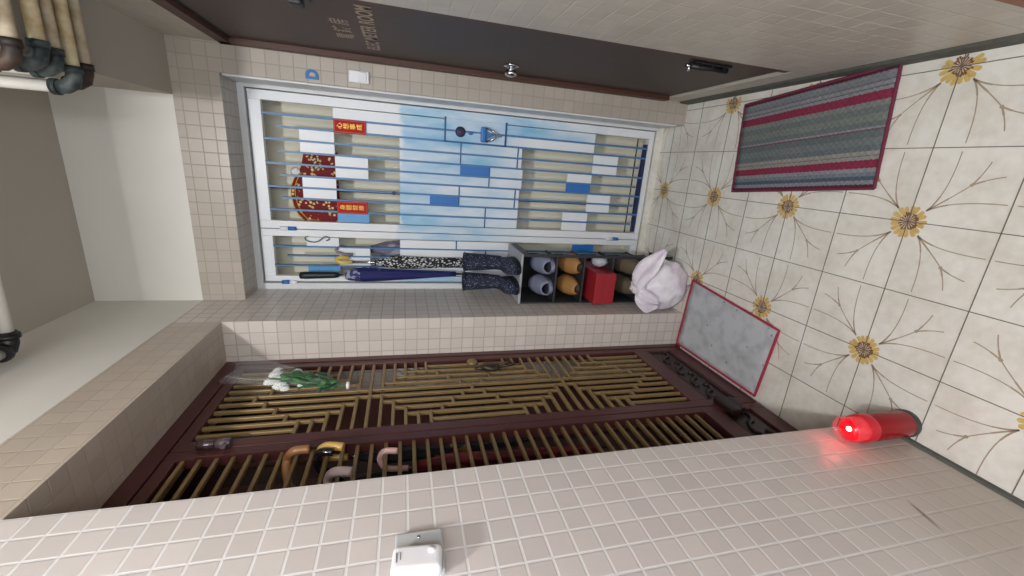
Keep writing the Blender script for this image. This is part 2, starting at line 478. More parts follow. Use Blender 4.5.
# ------------------------------------------------------------------ meter room door on the right
XD = 0.448
m = MB(); m.box(XD, XD + 0.05, YD, YB - 0.002, 0.14, 2.055)
d2 = struct(m.build('door_2', BROWNDOOR))
m = MB()
m.box(XR - 0.006, XD + 0.002, YB - 0.045, YB - 0.001, 0.142, 2.062); m.box(XR - 0.006, XD + 0.002, YD, YB - 0.001, 2.022, 2.062)
m.box(XR + 0.002, XD + 0.002, YD, YD + 0.03, 0.142, 2.03)
m.build('door_frame', BROWNFRAME, d2)
m = MB(); m.box(XD - 0.002, XD + 0.002, YD + 0.03, YB - 0.045, 2.012, 2.022); m.build('door_gap', BLACK, d2)
LETTER = plain('faded_cream_lettering', (176, 160, 144), 0.7, var=0.25, scale=60)
text_mesh('ELEC METER ROOM', 0.062, LETTER, 'lettering', d2, frame((XD - 0.001, 0.705, 1.497), (0, -1, 0), (0, 0, 1)) @ Matrix.Scale(0.90, 4, (1, 0, 0)), offs=0.0016)
text_mesh('電 錶 房', 0.063, LETTER, 'lettering', d2, frame((XD - 0.001, 0.725, 1.578), (0, -1, 0), (0, 0, 1)), offs=0.0006)
m = MB()
kc = (XD, 0.900, 0.980)
m.lathe(kc, [(0.0, 0), (0.032, 0), (0.030, -0.006), (0.011, -0.009), (0.010, -0.014), (0.020, -0.018), (0.025, -0.027), (0.022, -0.036), (0.012, -0.041), (0.0, -0.042)], axis='x')
m.build('door_knob', CHROME, d2)
m = MB(); m.bbox(XD - 0.007, XD, 0.465, 0.505, 0.31, 0.455, 0.002); m.tube([(XD - 0.014, 0.485, 0.315), (XD - 0.014, 0.485, 0.46)], 0.009, 12)
for z in (0.335, 0.38, 0.425): m.box(XD - 0.016, XD - 0.004, 0.474, 0.496, z - 0.006, z + 0.006)
bb = m.build('barrel_bolt', BLACK, d2)
m = MB(); m.tube([(XD - 0.014, 0.485, 0.458), (XD - 0.014, 0.485, 0.478)], 0.007, 12); m.tube([(XD - 0.014, 0.485, 0.465), (XD - 0.03, 0.485, 0.465)], 0.005, 10); m.build('bolt_pin', CHROME, bb)
m = MB(); m.bbox(XD - 0.012, XD, 0.42, 0.475, 1.625, 1.66, 0.003); m.bbox(XD - 0.03, XD - 0.01, 0.425, 0.47, 1.64, 1.675, 0.006)
hs = m.build('hasp', BLACK, d2)
m = MB(); m.bbox(XD - 0.008, XD, 0.428, 0.466, 1.675, 1.78, 0.002); m.build('hasp_plate', CHROME, hs)

# second brown door, nearer on the right wall (a corner shows)
m = MB(); m.box(XR + 0.004, XR + 0.05, -1.02, -0.217, 0.0, 2.055)
d4 = struct(m.build('door_4', ORANGEDOOR))
m = MB(); m.box(XR - 0.004, XR + 0.006, -0.262, -0.217, 0.0, 2.055); m.box(XR - 0.004, XR + 0.006, -1.02, -0.217, 2.01, 2.055); m.build('door_frame', ORANGEDOOR, d4)
m = MB(); m.lathe((XR + 0.004, -0.95, 1.0), [(0, 0), (0.028, 0), (0.026, -0.006), (0.01, -0.01), (0.01, -0.03), (0.024, -0.04), (0.022, -0.055), (0, -0.06)], axis='x'); m.build('door_knob', CHROME, d4)

# ------------------------------------------------------------------ white gate
m = MB()
yf = YG - 0.012
m.box(0.3085, 0.329, yf, YG + 0.05, 0.04, 2.08); m.box(XL, -0.566, yf, YG + 0.05, 0.04, 2.08); m.box(-0.566, 0.3085, yf, YG + 0.05, 2.053, 2.08)
m.box(0.3225, 0.3292, YB + 0.012, yf + 0.002, 0.04, 2.075)
gf = struct(m.build('trim_4', FRAMEW))
# pale inner door behind the gate
m = MB(); m.box(XL, 0.329, 1.47, 1.52, 0.04, 2.08)
d1 = struct(m.build('door_1', INNER))
m = MB(); m.box(-0.125, -0.119, 1.464, 1.471, 0.05, 2.07); m.build('door_seam', DGREY, d1)
m = MB(); m.lathe((-0.1, 1.47, 0.95), [(0, 0), (0.026, 0), (0.024, -0.006), (0.010, -0.01), (0.010, -0.03), (0.022, -0.04), (0.020, -0.055), (0, -0.06)], axis='y'); m.build('door_knob', CHROME, d1)

def bar_vert(x, z0, z1, parent, w=0.009):
    mm = MB(); mm.cur = 0
    mm.box(x - w / 2, x + w / 2, YG - 0.004, YG + 0.016, z0, z1)
    return mm.build('bar', BARB, parent)

main = thing('security_gate', 'white steel gate leaf with blue bars and a painted sky patch, wide right leaf', 'gate', (0.0, YG, 0.05), None)
m = MB()
m.box(0.2645, 0.304, YG, YG + 0.03, 0.05, 2.047); m.box(-0.2975, -0.26, YG, YG + 0.03, 0.05, 2.047)
m.box(-0.26, 0.2645, YG, YG + 0.03, 1.9975, 2.047); m.box(-0.26, 0.2645, YG, YG + 0.03, 0.05, 0.078)
m.build('gate_frame', SKYP, main, bevel=0.002)
m = MB(); m.prism([(-0.252, YG + 0.006, 0.080), (0.235, YG + 0.006, 0.080), (0.235, YG + 0.006, 0.097), (-0.05, YG + 0.006, 0.102), (-0.252, YG + 0.006, 0.097)], (0, 1, 0), 0.02)
m.build('shadow_gap_strip', NAVY, main)  # dark strip standing in for the shadow gap above the bottom rail
m = MB(); m.box(-0.258, 0.262, YG + 0.012, YG + 0.018, 0.136, 0.141); m.build('bottom_rod', DGREY, main)
E_ = [0.2645, 0.2121, 0.1600, 0.1060, 0.0545, 0.0015, -0.0497, -0.1020, -0.1525, -0.2073, -0.26]
for k in range(9):
    x = E_[k + 1]
    if k % 2 == 0: bar_vert(x, 0.12 if k else 0.085, 1.9975, main)
    else: bar_vert(x, 0.085, 1.941, main)
Z = [1.9975 - n * 0.1465 for n in range(14)]
def panel(c, z0, z1, mat, parent=main, edges=E_, y=None):
    mm = MB(); a, b_ = edges[c + 1], edges[c]
    mm.box(a + 0.0035, b_ - 0.0035, YG + 0.002, YG + 0.006, z0, z1)
    return mm.build('panel', mat, parent)
P1 = [(0, 1.197, 1.7045, SKYP), (0, 0.40, 0.895, SKYP), (1, 1.197, 1.7045, SKYP), (1, 0.40, 0.895, SKYP),
      (2, 1.7045, 1.851, WHITE), (2, 0.80, 1.4115, SKYP), (2, 0.25, 0.397, WHITE),
      (3, 1.7045, 1.851, WHITE), (3, 0.80, 1.4115, SKYP), (3, 0.25, 0.397, WHITE),
      (4, 1.558, 1.7045, WHITE), (4, 1.117, 1.4115, SKYP), (4, 0.967, 1.117, BLUE), (4, 0.79, 0.967, SKYP), (4, 0.395, 0.538, WHITE),
      (5, 1.558, 1.7045, WHITE), (5, 0.79, 1.4115, SKYP), (5, 0.395, 0.538, BLUE),
      (6, 1.7045, 1.851, WHITE), (6, 0.80, 1.4115, SKYP), (6, 0.265, 0.405, WHITE),
      (7, 1.7045, 1.851, WHITE), (7, 1.265, 1.4115, SKYP), (7, 1.118, 1.265, BLUE), (7, 0.80, 1.118, SKYP), (7, 0.265, 0.405, WHITE),
      (8, 0.80, 1.4115, SKYP), (8, 0.392, 0.541, WHITE),
      (9, 1.558, 1.7045, LBLUE), (9, 0.80, 1.4115, SKYP), (9, 0.392, 0.541, WHITE)]
for p in P1: panel(*p)
for c0, c1, z in ((2, 3, 1.117), (4, 5, 0.966), (6, 7, 1.118), (8, 9, 0.977), (2, 3, 0.822), (6, 7, 0.822)):
    mm = MB(); mm.box(E_[c1 + 1], E_[c0], YG - 0.002, YG + 0.006, z - 0.003, z + 0.003); mm.build('crossbar', BARD, main)
# lock plate
m = MB(); m.box(0.1615, 0.2645, YG - 0.003, YG + 0.006, 0.897, 1.195); lp = m.build('lock_plate', SKYP, main)
m = MB(); m.box(0.158, 0.272, YG - 0.006, YG + 0.004, 1.193, 1.201); m.box(0.158, 0.272, YG - 0.006, YG + 0.004, 0.889, 0.898); m.box(0.1560, 0.163, YG - 0.006, YG + 0.004, 0.889, 1.2)
m.build('lock_border', BARD, main)
m = MB(); m.lathe((0.2088, YG - 0.003, 1.123), [(0, 0), (0.025, 0), (0.024, -0.010), (0.017, -0.014), (0.0, -0.012)], axis='y'); kb = m.build('lock_cylinder', NAVY, main)
m = MB(); m.lathe((0.2088, YG - 0.016, 1.123), [(0, 0), (0.010, 0), (0.009, -0.003), (0, -0.004)], axis='y'); m.build('keyhole', plain('copper_brown_metal', (120, 74, 60), 0.3, metal=0.6), kb)
m = MB(); m.bbox(0.199, 0.2145, YG - 0.014, YG - 0.003, 1.062, 1.084, 0.005); m.build('latch_button', BLUE, main)
m = MB()
hx, hz = 0.205, 0.99
m.bbox(hx - 0.036, hx + 0.036, YG - 0.028, YG - 0.003, 0.998, 1.022, 0.006); hp = m.build('pull_handle', BLUE, main)
m = MB()
m.tube([(hx - 0.034, YG - 0.016, 1.0), (hx - 0.02, YG - 0.030, 0.965), (hx, YG - 0.036, 0.945)], 0.0055, 10)
m.tube([(hx + 0.034, YG - 0.016, 1.0), (hx + 0.02, YG - 0.030, 0.965), (hx, YG - 0.036, 0.945)], 0.0055, 10)
m.tube([(hx, YG - 0.036, 0.95), (hx, YG - 0.012, 0.92), (hx, YG - 0.003, 0.915)], [0.007, 0.006, 0.004], 10)
m.build('handle_ring', CHROME, hp)
m = MB(); m.prism([(hx - 0.024, YG - 0.008, 0.998), (hx + 0.024, YG - 0.008, 0.998), (hx, YG - 0.008, 0.952)], (0, 1, 0), 0.005); m.build('handle_plate', BARB, hp)

def hinge(x, z, parent, flip=False):
    mm = MB(); mm.tube([(x, YG - 0.006, z - 0.034), (x, YG - 0.006, z + 0.0)], 0.0095, 12)
    h = mm.build('hinge', BLUE if not flip else PLASTIC_W, parent)
    mm = MB(); mm.tube([(x, YG - 0.006, z), (x, YG - 0.006, z + 0.034)], 0.0105, 12)
    mm.tube([(x, YG - 0.006, z + 0.034), (x, YG - 0.006, z + 0.038)], [0.005, 0.002], 12)
    mm.build('hinge_sleeve', PLASTIC_W if not flip else BLUE, h)
for z in (1.925, 0.222): hinge(-0.2955, z, main)
m = MB(); m.tube([(-0.1034, YG + 0.004, 1.440), (-0.1034, YG - 0.012, 1.440)], [0.008, 0.010], 12); m.build('keeper', NAVY, main)

side = thing('security_gate', 'narrow white steel gate leaf with blue bars beside the tiled left wall', 'gate', (-0.43, YG, 0.05), None)
m = MB()
m.box(-0.334, -0.3005, YG, YG + 0.03, 0.05, 2.047); m.box(-0.559, -0.531, YG, YG + 0.03, 0.05, 2.047)
m.box(-0.531, -0.334, YG, YG + 0.03, 1.9975, 2.047); m.box(-0.531, -0.334, YG, YG + 0.03, 0.05, 0.09)
m.build('gate_frame', SKYP, side, bevel=0.002)
F_ = [-0.334, -0.3823, -0.4285, -0.478, -0.531]
for k in range(3): bar_vert(F_[k + 1], 0.09, 1.9975 if k != 1 else 1.941, side, 0.007)
for p in [(0, 1.7045, 1.851, WHITE), (0, 0.81, 1.4115, WHITE), (0, 0.33, 0.46, BLUE), (1, 1.558, 1.7045, WHITE), (1, 0.2, 1.4115, WHITE),
          (2, 1.558, 1.7045, WHITE), (2, 0.2, 1.41, WHITE), (3, 1.7045, 1.851, LBLUE), (3, 0.2, 1.52, WHITE), (0, 1.4115, 1.413, WHITE)][:9]:
    panel(*p, parent=side, edges=F_)
for a_, b_, z_ in ((F_[1], F_[0], 1.12), (F_[2], F_[1], 0.96)):
    m = MB(); m.box(a_, b_, YG - 0.002, YG + 0.006, z_, z_ + 0.006); m.build('crossbar', BARD, side)
hinge(-0.562, 1.937, side, True); hinge(-0.562, 0.25, side, True)

# ------------------------------------------------------------------ charms on the white gate
def paper_tag(x0, x1, z0, z1, chars, label, y):
    t = thing('paper_charm', label, 'paper charm', ((x0 + x1) / 2, y, z0), None)
    mm = MB(); mm.bbox(x0, x1, y - 0.002, y + 0.0015, z0, z1, 0.0015); mm.build('card', REDTAG, t)
    mm = MB()
    for a in ((x0 + .003, x1 - .003, z0 + .003, z0 + .005), (x0 + .003, x1 - .003, z1 - .005, z1 - .003), (x0 + .003, x0 + .005, z0 + .003, z1 - .003), (x1 - .005, x1 - .003, z0 + .003, z1 - .003)):
        mm.box(a[0], a[1], y - 0.0025, y - 0.002, a[2], a[3])
    mm.build('border', plain('bright_red_border', (222, 70, 52), 0.4), t)
    h = (z1 - z0) - 0.026
    for i, ch in enumerate(chars):
        zc = z1 - 0.013 - h * (i + 0.5) / 4
        text_mesh(ch, h / 4 * 0.95, GOLD, 'character', t, frame(((x0 + x1) / 2 + 0.001, y - 0.0028, zc), (1, 0, 0), (0, 0, 1)))
paper_tag(0.1555, 0.2145, 1.5625, 1.7035, '心想事成', 'red paper charm with gold characters on the upper right of the white gate', YG - 0.007)
paper_tag(-0.2140, -0.1545, 1.5635, 1.7035, '身體健康', 'red paper charm with gold characters beside the light blue gate panel', YG - 0.007)

def deco_mat():
    m_, nt, b = new_mat('red_gold_brocade')
    tc = N(nt, 'ShaderNodeTexCoord')
    vo = N(nt, 'ShaderNodeTexVoronoi'); vo.inputs['Scale'].default_value = 55; nt.links.new(tc.outputs['Object'], vo.inputs[0])
    nz = noise(nt, 22, tc.outputs['Object'], 2)
    a = M_(nt, 'GREATER_THAN', nz, 0.50)
    g_ = M_(nt, 'LESS_THAN', vo.outputs['Distance'], 0.36)
    f = M_(nt, 'MULTIPLY', a, g_)
    nt.links.new(mixc(nt, f, lin((118, 6, 14)), lin((226, 205, 140))), b.inputs['Base Color'])
    b.inputs['Roughness'].default_value = 0.75
    return m_
DECO = deco_mat()
dec = thing('festive_ornament', 'red and gold brocade festive ornament behind the upper bars of the white gate', 'ornament', (-0.1, 1.345, 1.70))
m = MB()
pts = [(0.072, 1.70), (0.066, 1.79), (0.055, 1.848), (0.0, 1.86), (-0.03, 1.872), (-0.06, 1.895), (-0.10, 1.912), (-0.14, 1.914), (-0.19, 1.905), (-0.235, 1.885), (-0.262, 1.862), (-0.268, 1.80), (-0.264, 1.70)]
m.prism([(a, 1.34, b_) for a, b_ in pts], (0, 1, 0), 0.012); m.build('brocade', DECO, dec)
m = MB()
for r, w in ((0.0, 0.0022), (0.022, 0.0018)):
    q = [(a * (1 - r * 2) - 0.004, 1.337, 1.70 + (b_ - 1.70) * (1 - r * 4)) for a, b_ in pts[4:-1]]
    m.tube(q, w, 6)
m.build('trim_cord', GOLD, dec)
m = MB(); m.lathe((-0.035, 1.334, 1.885), [(0, 0.008), (0.017, 0.006), (0.022, 0), (0.014, -0.008), (0, -0.010)], axis='y', seg=16); m.build('rosette', plain('cream_beads', (250, 245, 230), 0.4, var=0.2), dec)
m = MB()
for a, b_ in ((0.03, 1.80), (-0.005, 1.79)):
    for k in range(9):
        th = k * 2.4; r = 0.0065 * math.sqrt(k)
        m.ball((a + r * math.cos(th), 1.337, b_ + 1.6 * r * math.sin(th)), 0.006, 0.004, 0.006, 1)
m.build('gold_flower', plain('pale_gold_flower', (216, 206, 160), 0.4, var=0.3, scale=200), dec)

# hooks and umbrellas hanging on the narrow leaf
m = MB(); pts = []
for k in range(13):
    a = PI * (1.05 - 1.15 * k / 12); pts.append((-0.3295 - 0.002 * math.cos(a) + 0.012 * math.cos(a) * 0, YG - 0.009, 0))
cx = -0.338
pts = [(cx + 0.002, 1.856)] + [(cx - 0.010 + 0.014 * math.cos(t), 1.842 + 0.014 * math.sin(t)) for t in [1.2 - 0.5 * k for k in range(8)]]
sp_ = [(-0.331, 1.842), (-0.334, 1.853), (-0.343, 1.855), (-0.352, 1.846), (-0.357, 1.830), (-0.358, 1.812), (-0.353, 1.795), (-0.340, 1.780), (-0.330, 1.767), (-0.329, 1.755), (-0.335, 1.746), (-0.344, 1.748), (-0.349, 1.760)]
m.tube([(a, YG - 0.010, b_) for a, b_ in sp_], 0.0024, 8)
tag(recenter(m.build('s_hook', plain('dark_steel_wire', (70, 72, 76), 0.3, metal=0.8)), (-0.343, YG - 0.01, 1.745)), 'thin dark metal s hook on the narrow white gate leaf', 'hook')

def folded_canopy(mm, top, bot, r0, r1, seg=32, wob=0.12, n=14, rfun=None):
    top = Vector(top); bot = Vector(bot); vs = []; 
    for i in range(n):
        t = i / (n - 1); c = top.lerp(bot, t); r = rfun(t) if rfun else r0 + (r1 - r0) * t
        for k in range(seg):
            th = 2 * PI * k / seg
            rr = r * (1 + wob * math.sin(th * 6 + t * 2.5) + 0.05 * math.sin(th * 3 + t * 9))
            vs.append((c.x + rr * math.cos(th), c.y + rr * math.sin(th) * 0.75, c.z))
    fs = [(i * seg + k, i * seg + (k + 1) % seg, (i + 1) * seg + (k + 1) % seg, (i + 1) * seg + k) for i in range(n - 1) for k in range(seg)]
    fs += [list(range(seg))[::-1], [(n - 1) * seg + k for k in range(seg)]]
    mm.add(vs, fs, True)
def fabric(name, c1, c2, scale, thr=0.5, kind='noise'):
    m_, nt, b = new_mat(name)
    tc = N(nt, 'ShaderNodeTexCoord'); mp = N(nt, 'ShaderNodeMapping'); mp.inputs['Scale'].default_value = (1, 1, 0.7)
    nt.links.new(tc.outputs['Object'], mp.inputs[0])
    if kind == 'noise':
        f = M_(nt, 'GREATER_THAN', noise(nt, scale, mp.outputs[0], 1), thr)
    else:
        v_ = N(nt, 'ShaderNodeTexVoronoi'); v_.inputs['Scale'].default_value = scale; nt.links.new(mp.outputs[0], v_.inputs[0])
        f = M_(nt, 'LESS_THAN', v_.outputs['Distance'], thr)
    nt.links.new(mixc(nt, f, lin(c1), lin(c2)), b.inputs['Base Color']); b.inputs['Roughness'].default_value = 0.75
    return m_
NAVYF = fabric('navy_umbrella_cloth', (22, 26, 92), (120, 124, 160), 26, 0.70)
BWF = fabric('black_white_print_cloth', (26, 28, 32), (205, 205, 205), 110, 0.42, 'vor')
BOOTF = fabric('navy_floral_rubber', (30, 36, 58), (140, 150, 170), 130, 0.24, 'vor')

yu = YG - 0.080
t = thing('umbrella', 'navy folded umbrella with black handle hanging on the white gate', 'umbrella', (-0.50, yu, 1.03), 'umbrellas on the white gate')
m = MB(); m.tube([(-0.507, yu, 1.876), (-0.507, yu, 1.872), (-0.506, yu, 1.85), (-0.504, yu, 1.72), (-0.503, yu, 1.70)], [0.008, 0.016, 0.018, 0.015, 0.012], 14); m.build('handle', BLACK, t)
m = MB(); m.tube([(-0.503, yu, 1.70), (-0.502, yu, 1.62)], 0.006, 8); m.build('shaft', CHROME, t)
m = MB(); folded_canopy(m, (-0.503, yu, 1.665), (-0.494, yu, 1.13), 0, 0, rfun=lambda t: 0.022 + 0.012 * min(1, t * 8) - 0.022 * max(0, (t - 0.1) / 0.9)); m.build('canopy', NAVYF, t)
m = MB(); m.lathe((-0.502, yu, 1.60), [(0.026, 0), (0.030, 0.012), (0.029, 0.05), (0.020, 0.07)], seg=20); m.build('canopy_tie', fabric('silver_print_cloth', (150, 152, 170), (50, 54, 110), 60, 0.5), t)
m = MB(); m.tube([(-0.494, yu, 1.13), (-0.493, yu, 1.03)], [0.006, 0.004], 8); m.build('tip', BLACK, t)

yu = YG - 0.034
t = thing('umbrella', 'black and white printed umbrella with pale yellow handle on the white gate', 'umbrella', (-0.445, yu, 0.86), 'umbrellas on the white gate')
hk = [(-0.458, yu, 1.660), (-0.458, yu, 1.688), (-0.452, yu, 1.703), (-0.442, yu, 1.710), (-0.432, yu + 0.01, 1.703), (-0.43, yu + 0.012, 1.688)]
m = MB(); m.tube([(-0.450, yu, 1.64), (-0.452, yu, 1.69), (-0.446, yu + 0.005, 1.712), (-0.437, yu + 0.012, 1.716), (-0.432, yu + 0.02, 1.70), (-0.433, yu + 0.022, 1.66)], 0.010, 12); m.build('handle', plain('pale_yellow_wood', (216, 190, 96), 0.35), t)
m = MB(); m.tube([(-0.450, yu, 1.642), (-0.448, yu, 1.45)], 0.006, 8); m.build('shaft', CHROME, t)
m = MB(); folded_canopy(m, (-0.449, yu, 1.535), (-0.440, yu, 0.92), 0, 0, wob=0.08, rfun=lambda t: 0.012 + 0.020 * min(1, t * 6) - 0.014 * max(0, (t - 0.2) / 0.8)); m.build('canopy', BWF, t)
m = MB(); m.tube([(-0.440, yu, 0.92), (-0.440, yu, 0.86)], [0.005, 0.003], 8); m.build('tip', BLACK, t)

yi = YG + 0.05
t = thing('umbrella', 'grey mauve umbrella with curved grey handle hanging behind the narrow gate leaf', 'umbrella', (-0.40, yi, 1.05), 'umbrellas on the white gate')
m = MB(); m.tube([(-0.415, YG - 0.012, 1.64), (-0.414, YG - 0.016, 1.68), (-0.405, YG - 0.014, 1.71), (-0.394, YG - 0.012, 1.718), (-0.384, YG + 0.0, 1.71), (-0.384, YG + 0.03, 1.70), (-0.395, yi, 1.65)], 0.0075, 12); m.build('handle', plain('grey_mauve_plastic', (128, 118, 140), 0.35), t)
m = MB(); m.tube([(-0.395, yi, 1.655), (-0.397, yi, 1.55)], 0.005, 8); m.build('shaft', CHROME, t)
m = MB(); folded_canopy(m, (-0.398, yi, 1.56), (-0.402, yi, 1.08), 0, 0, rfun=lambda t: 0.014 + 0.028 * min(1, t * 5) - 0.022 * max(0, (t - 0.2) / 0.8)); m.build('canopy', fabric('mauve_grey_cloth', (112, 108, 130), (150, 150, 165), 20, 0.6), t)

# ------------------------------------------------------------------ lattice gate in the left recess
m = MB()
Y0, Y1 = YN + 0.001, YP - 0.001
m.box(XG - 0.05, XG, Y1 - 0.03, Y1, 0, 2.078); m.box(XG - 0.05, XG, Y0, Y0 + 0.03, 0, 2.078); m.box(XG - 0.05, XG, Y0 + 0.03, Y1 - 0.03, 2.03, 2.078)
struct(m.build('trim_5', MAROON))
XF = XG - 0.004
def leaf_frame(mm, ya, yb, st_a, st_b, zb=0.29, zt=1.995):
    mm.box(XF - 0.03, XF, ya, ya + st_a, 0.012, 2.028); mm.box(XF - 0.03, XF, yb - st_b, yb, 0.012, 2.028)
    mm.box(XF - 0.03, XF, ya + st_a, yb - st_b, zt, 2.028)
    mm.box(XF - 0.03, XF, ya + st_a, yb - st_b, 0.215, zb); mm.box(XF - 0.03, XF, ya + st_a, yb - st_b, 0.012, 0.085)
    mm.box(XF - 0.03, XF - 0.014, ya + st_a, yb - st_b, 0.085, 0.215)
P_ = 0.0423; YC = 0.5585; ZCN = 1.1325
lat = thing('lattice_gate', 'maroon metal gate leaf with brass diamond lattice beside the tiled pier', 'gate', (XG, YC, 0.012))
m = MB(); leaf_frame(m, 0.297, 0.8135, 0.040, 0.034); m.build('gate_frame', MAROON, lat, bevel=0.002)
YS0, YS1 = 0.335, 0.7825
BW = 0.0115
XB0, XB1 = XF - 0.018, XF - 0.003
def hbar(ya, yb, z, par, name='horizontal_bar'):
    mm = MB(); mm.box(XB0, XB1, ya, yb, z - BW / 2, z + BW / 2); return mm.build(name, BRASS, par, bevel=0.0025)
def vbar(y, za, zb, par, name='vertical_bar'):
    mm = MB(); mm.box(XB0 + 0.001, XB1 - 0.001, y - BW / 2, y + BW / 2, za, zb); return mm.build(name, BRASS, par, bevel=0.0025)
vy = {}
for s_ in (1, -1):
    for n in range(1, 6): vy[(s_, n)] = YC + s_ * (5.5 - n) * P_
ZH = (ZCN + 9 * P_, ZCN - 9 * P_)
ZTOP, ZBOT = 1.995, 0.29
def vend(n): return 5 if n == 1 else 5 - n
for zh in ZH:
    hbar(YS0, YS1, zh, lat)
    for s_ in (1, -1):
        for k in range(1, 6):
            n = 6 - k if k <= 4 else 2
            for sg in (1, -1):
                ya = vy[(s_, n)] - s_ * BW / 2; yb = YS1 if s_ > 0 else YS0
                hbar(min(ya, yb), max(ya, yb), zh + sg * k * P_, lat)
for s_ in (1, -1):
    for n in range(1, 6):
        e = vend(n) * P_
        vbar(vy[(s_, n)], ZH[1] + e, ZH[0] - e, lat)
        vbar(vy[(s_, n)], ZH[0] + e, ZTOP, lat)
        vbar(vy[(s_, n)], ZBOT, ZH[1] - e, lat)
for zc, sgs in ((ZCN, (1, -1)), (ZCN + 18 * P_, (-1,)), (ZCN - 18 * P_, (1,))):
    hbar(vy[(-1, 5)], vy[(1, 5)], zc, lat, 'spacer_bar')
    for s_ in (1, -1):
        for k in (1, 2, 3):
            a, b_ = vy[(s_, 5 - k)], vy[(s_, 6 - k)]
            for sg in sgs: hbar(min(a, b_), max(a, b_), zc + sg * k * P_, lat, 'spacer_bar')
def fret(mm, ya, yb, za, zb, n):
    """angular scroll relief"""
    w = (yb - ya) / n; x = XF - 0.008
    mm.box(XF - 0.014, XF - 0.008, ya, yb, za, zb) 
    for i in range(n):
        c = ya + (i + 0.5) * w; h = (zb - za)
        pts = []
        for k in range(26):
            t = k / 25; s2 = (t - 0.5) * 2
            ang = s2 * 4.3; r = 0.42 * abs(s2) ** 0.6
            pts.append((x + 0.003, c + (w * 0.55) * (0.95 * s2 - 0.35 * math.sin(ang)) * 0.8, (za + zb) / 2 + h * 0.34 * math.cos(ang) * (0.4 + 0.6 * abs(s2)) * (1 if s2 > 0 else -1)))
        mm.tube(pts, 0.0065, 8)
m = MB(); fret(m, 0.352, 0.765, 0.098, 0.202, 4); m.build('scroll_panel', CARVED, lat)
m = MB()
for a in ((0.340, 0.778, 0.088, 0.096), (0.340, 0.778, 0.204, 0.212), (0.340, 0.348, 0.088, 0.212), (0.770, 0.778, 0.088, 0.212)): m.box(XF - 0.013, XF - 0.002, *a)
m.build('panel_moulding', MAROON_D, lat)
# knocker and knob
m = MB()
kx = XF
m.ball((kx + 0.006, 0.688, 1.035), 0.016, 0.030, 0.042, 2, lambda p, c: p * (1 + 0.18 * math.sin(c.z * 9) * math.cos(c.y * 8)))
m.tube([(kx + 0.010, 0.688, 1.0), (kx + 0.02, 0.70, 0.955), (kx + 0.012, 0.688, 0.93), (kx + 0.02, 0.67, 0.955), (kx + 0.010, 0.68, 1.0)], 0.006, 8)
m.tube([(kx + 0.002, 0.688, 1.10), (kx + 0.004, 0.688, 1.05)], [0.006, 0.012], 8)
m.build('lion_knocker', plain('dark_bronze', (74, 64, 56), 0.4, metal=0.6, var=0.3), lat)
m = MB(); m.lathe((kx, 0.742, 1.105), [(0, -0.002), (0.024, 0), (0.022, 0.010), (0.012, 0.016), (0, 0.018)], axis='x', seg=20); m.build('knob', BRASS, lat)

nl = thing('lattice_gate', 'maroon metal gate leaf with evenly spaced level brass bars, partly behind the near wall', 'gate', (XG, 0.11, 0.012))
m = MB(); leaf_frame(m, YN + 0.033, 0.292, 0.03, 0.036); m.build('gate_frame', MAROON, nl, bevel=0.002)
for k in range(41):
    hbar(YN + 0.06, 0.258, 0.332 + k * 0.04122, nl)
m = MB(); m.box(XF - 0.001, XF + 0.006, 0.254, 0.260, 0.30, 1.95); m.build('cover_strip', MAROON, nl)
m = MB(); fret(m, 0.0, 0.245, 0.098, 0.202, 2); m.build('scroll_panel', CARVED, nl)
m = MB(); m.bbox(XF, XF + 0.030, 0.215, 0.325, 0.165, 0.205, 0.008); m.bbox(XF, XF + 0.022, 0.235, 0.315, 0.125, 0.168, 0.006); m.build('latch_box', CARVED, nl)
m = MB(); m.tube([(XF + 0.012, 0.300, 1.962), (XF + 0.012, 0.300, 1.917)], 0.013, 14); cb = m.build('door_closer', plain('purple_grey_chrome', (128, 112, 122), 0.2, metal=0.8), nl)
m = MB(); m.tube([(XF + 0.012, 0.300, 1.914), (XF + 0.012, 0.300, 1.877)], 0.0145, 14); m.tube([(XF + 0.012, 0.300, 1.890), (XF + 0.018, 0.277, 1.890)], 0.008, 10); m.build('closer_sleeve', plain('purple_grey_chrome_sleeve', (150, 135, 145), 0.2, metal=0.8), cb)
# wooden door behind the lattice
m = MB(); m.box(-0.99, -0.945, Y0, Y1, 0, 2.078)
d3 = struct(m.build('door_3', MAROON_D))
m = MB()
for a in ((0.42, 0.78, 1.2, 1.95), (0.42, 0.78, 0.2, 1.05), (-0.02, 0.33, 1.2, 1.95), (-0.02, 0.33, 0.2, 1.05)):
    m.bbox(-0.950, -0.935, *a, 0.008)
m.build('door_panel', plain('maroon_panel_wood', (84, 46, 40), 0.45, var=0.3, scale=14), d3)

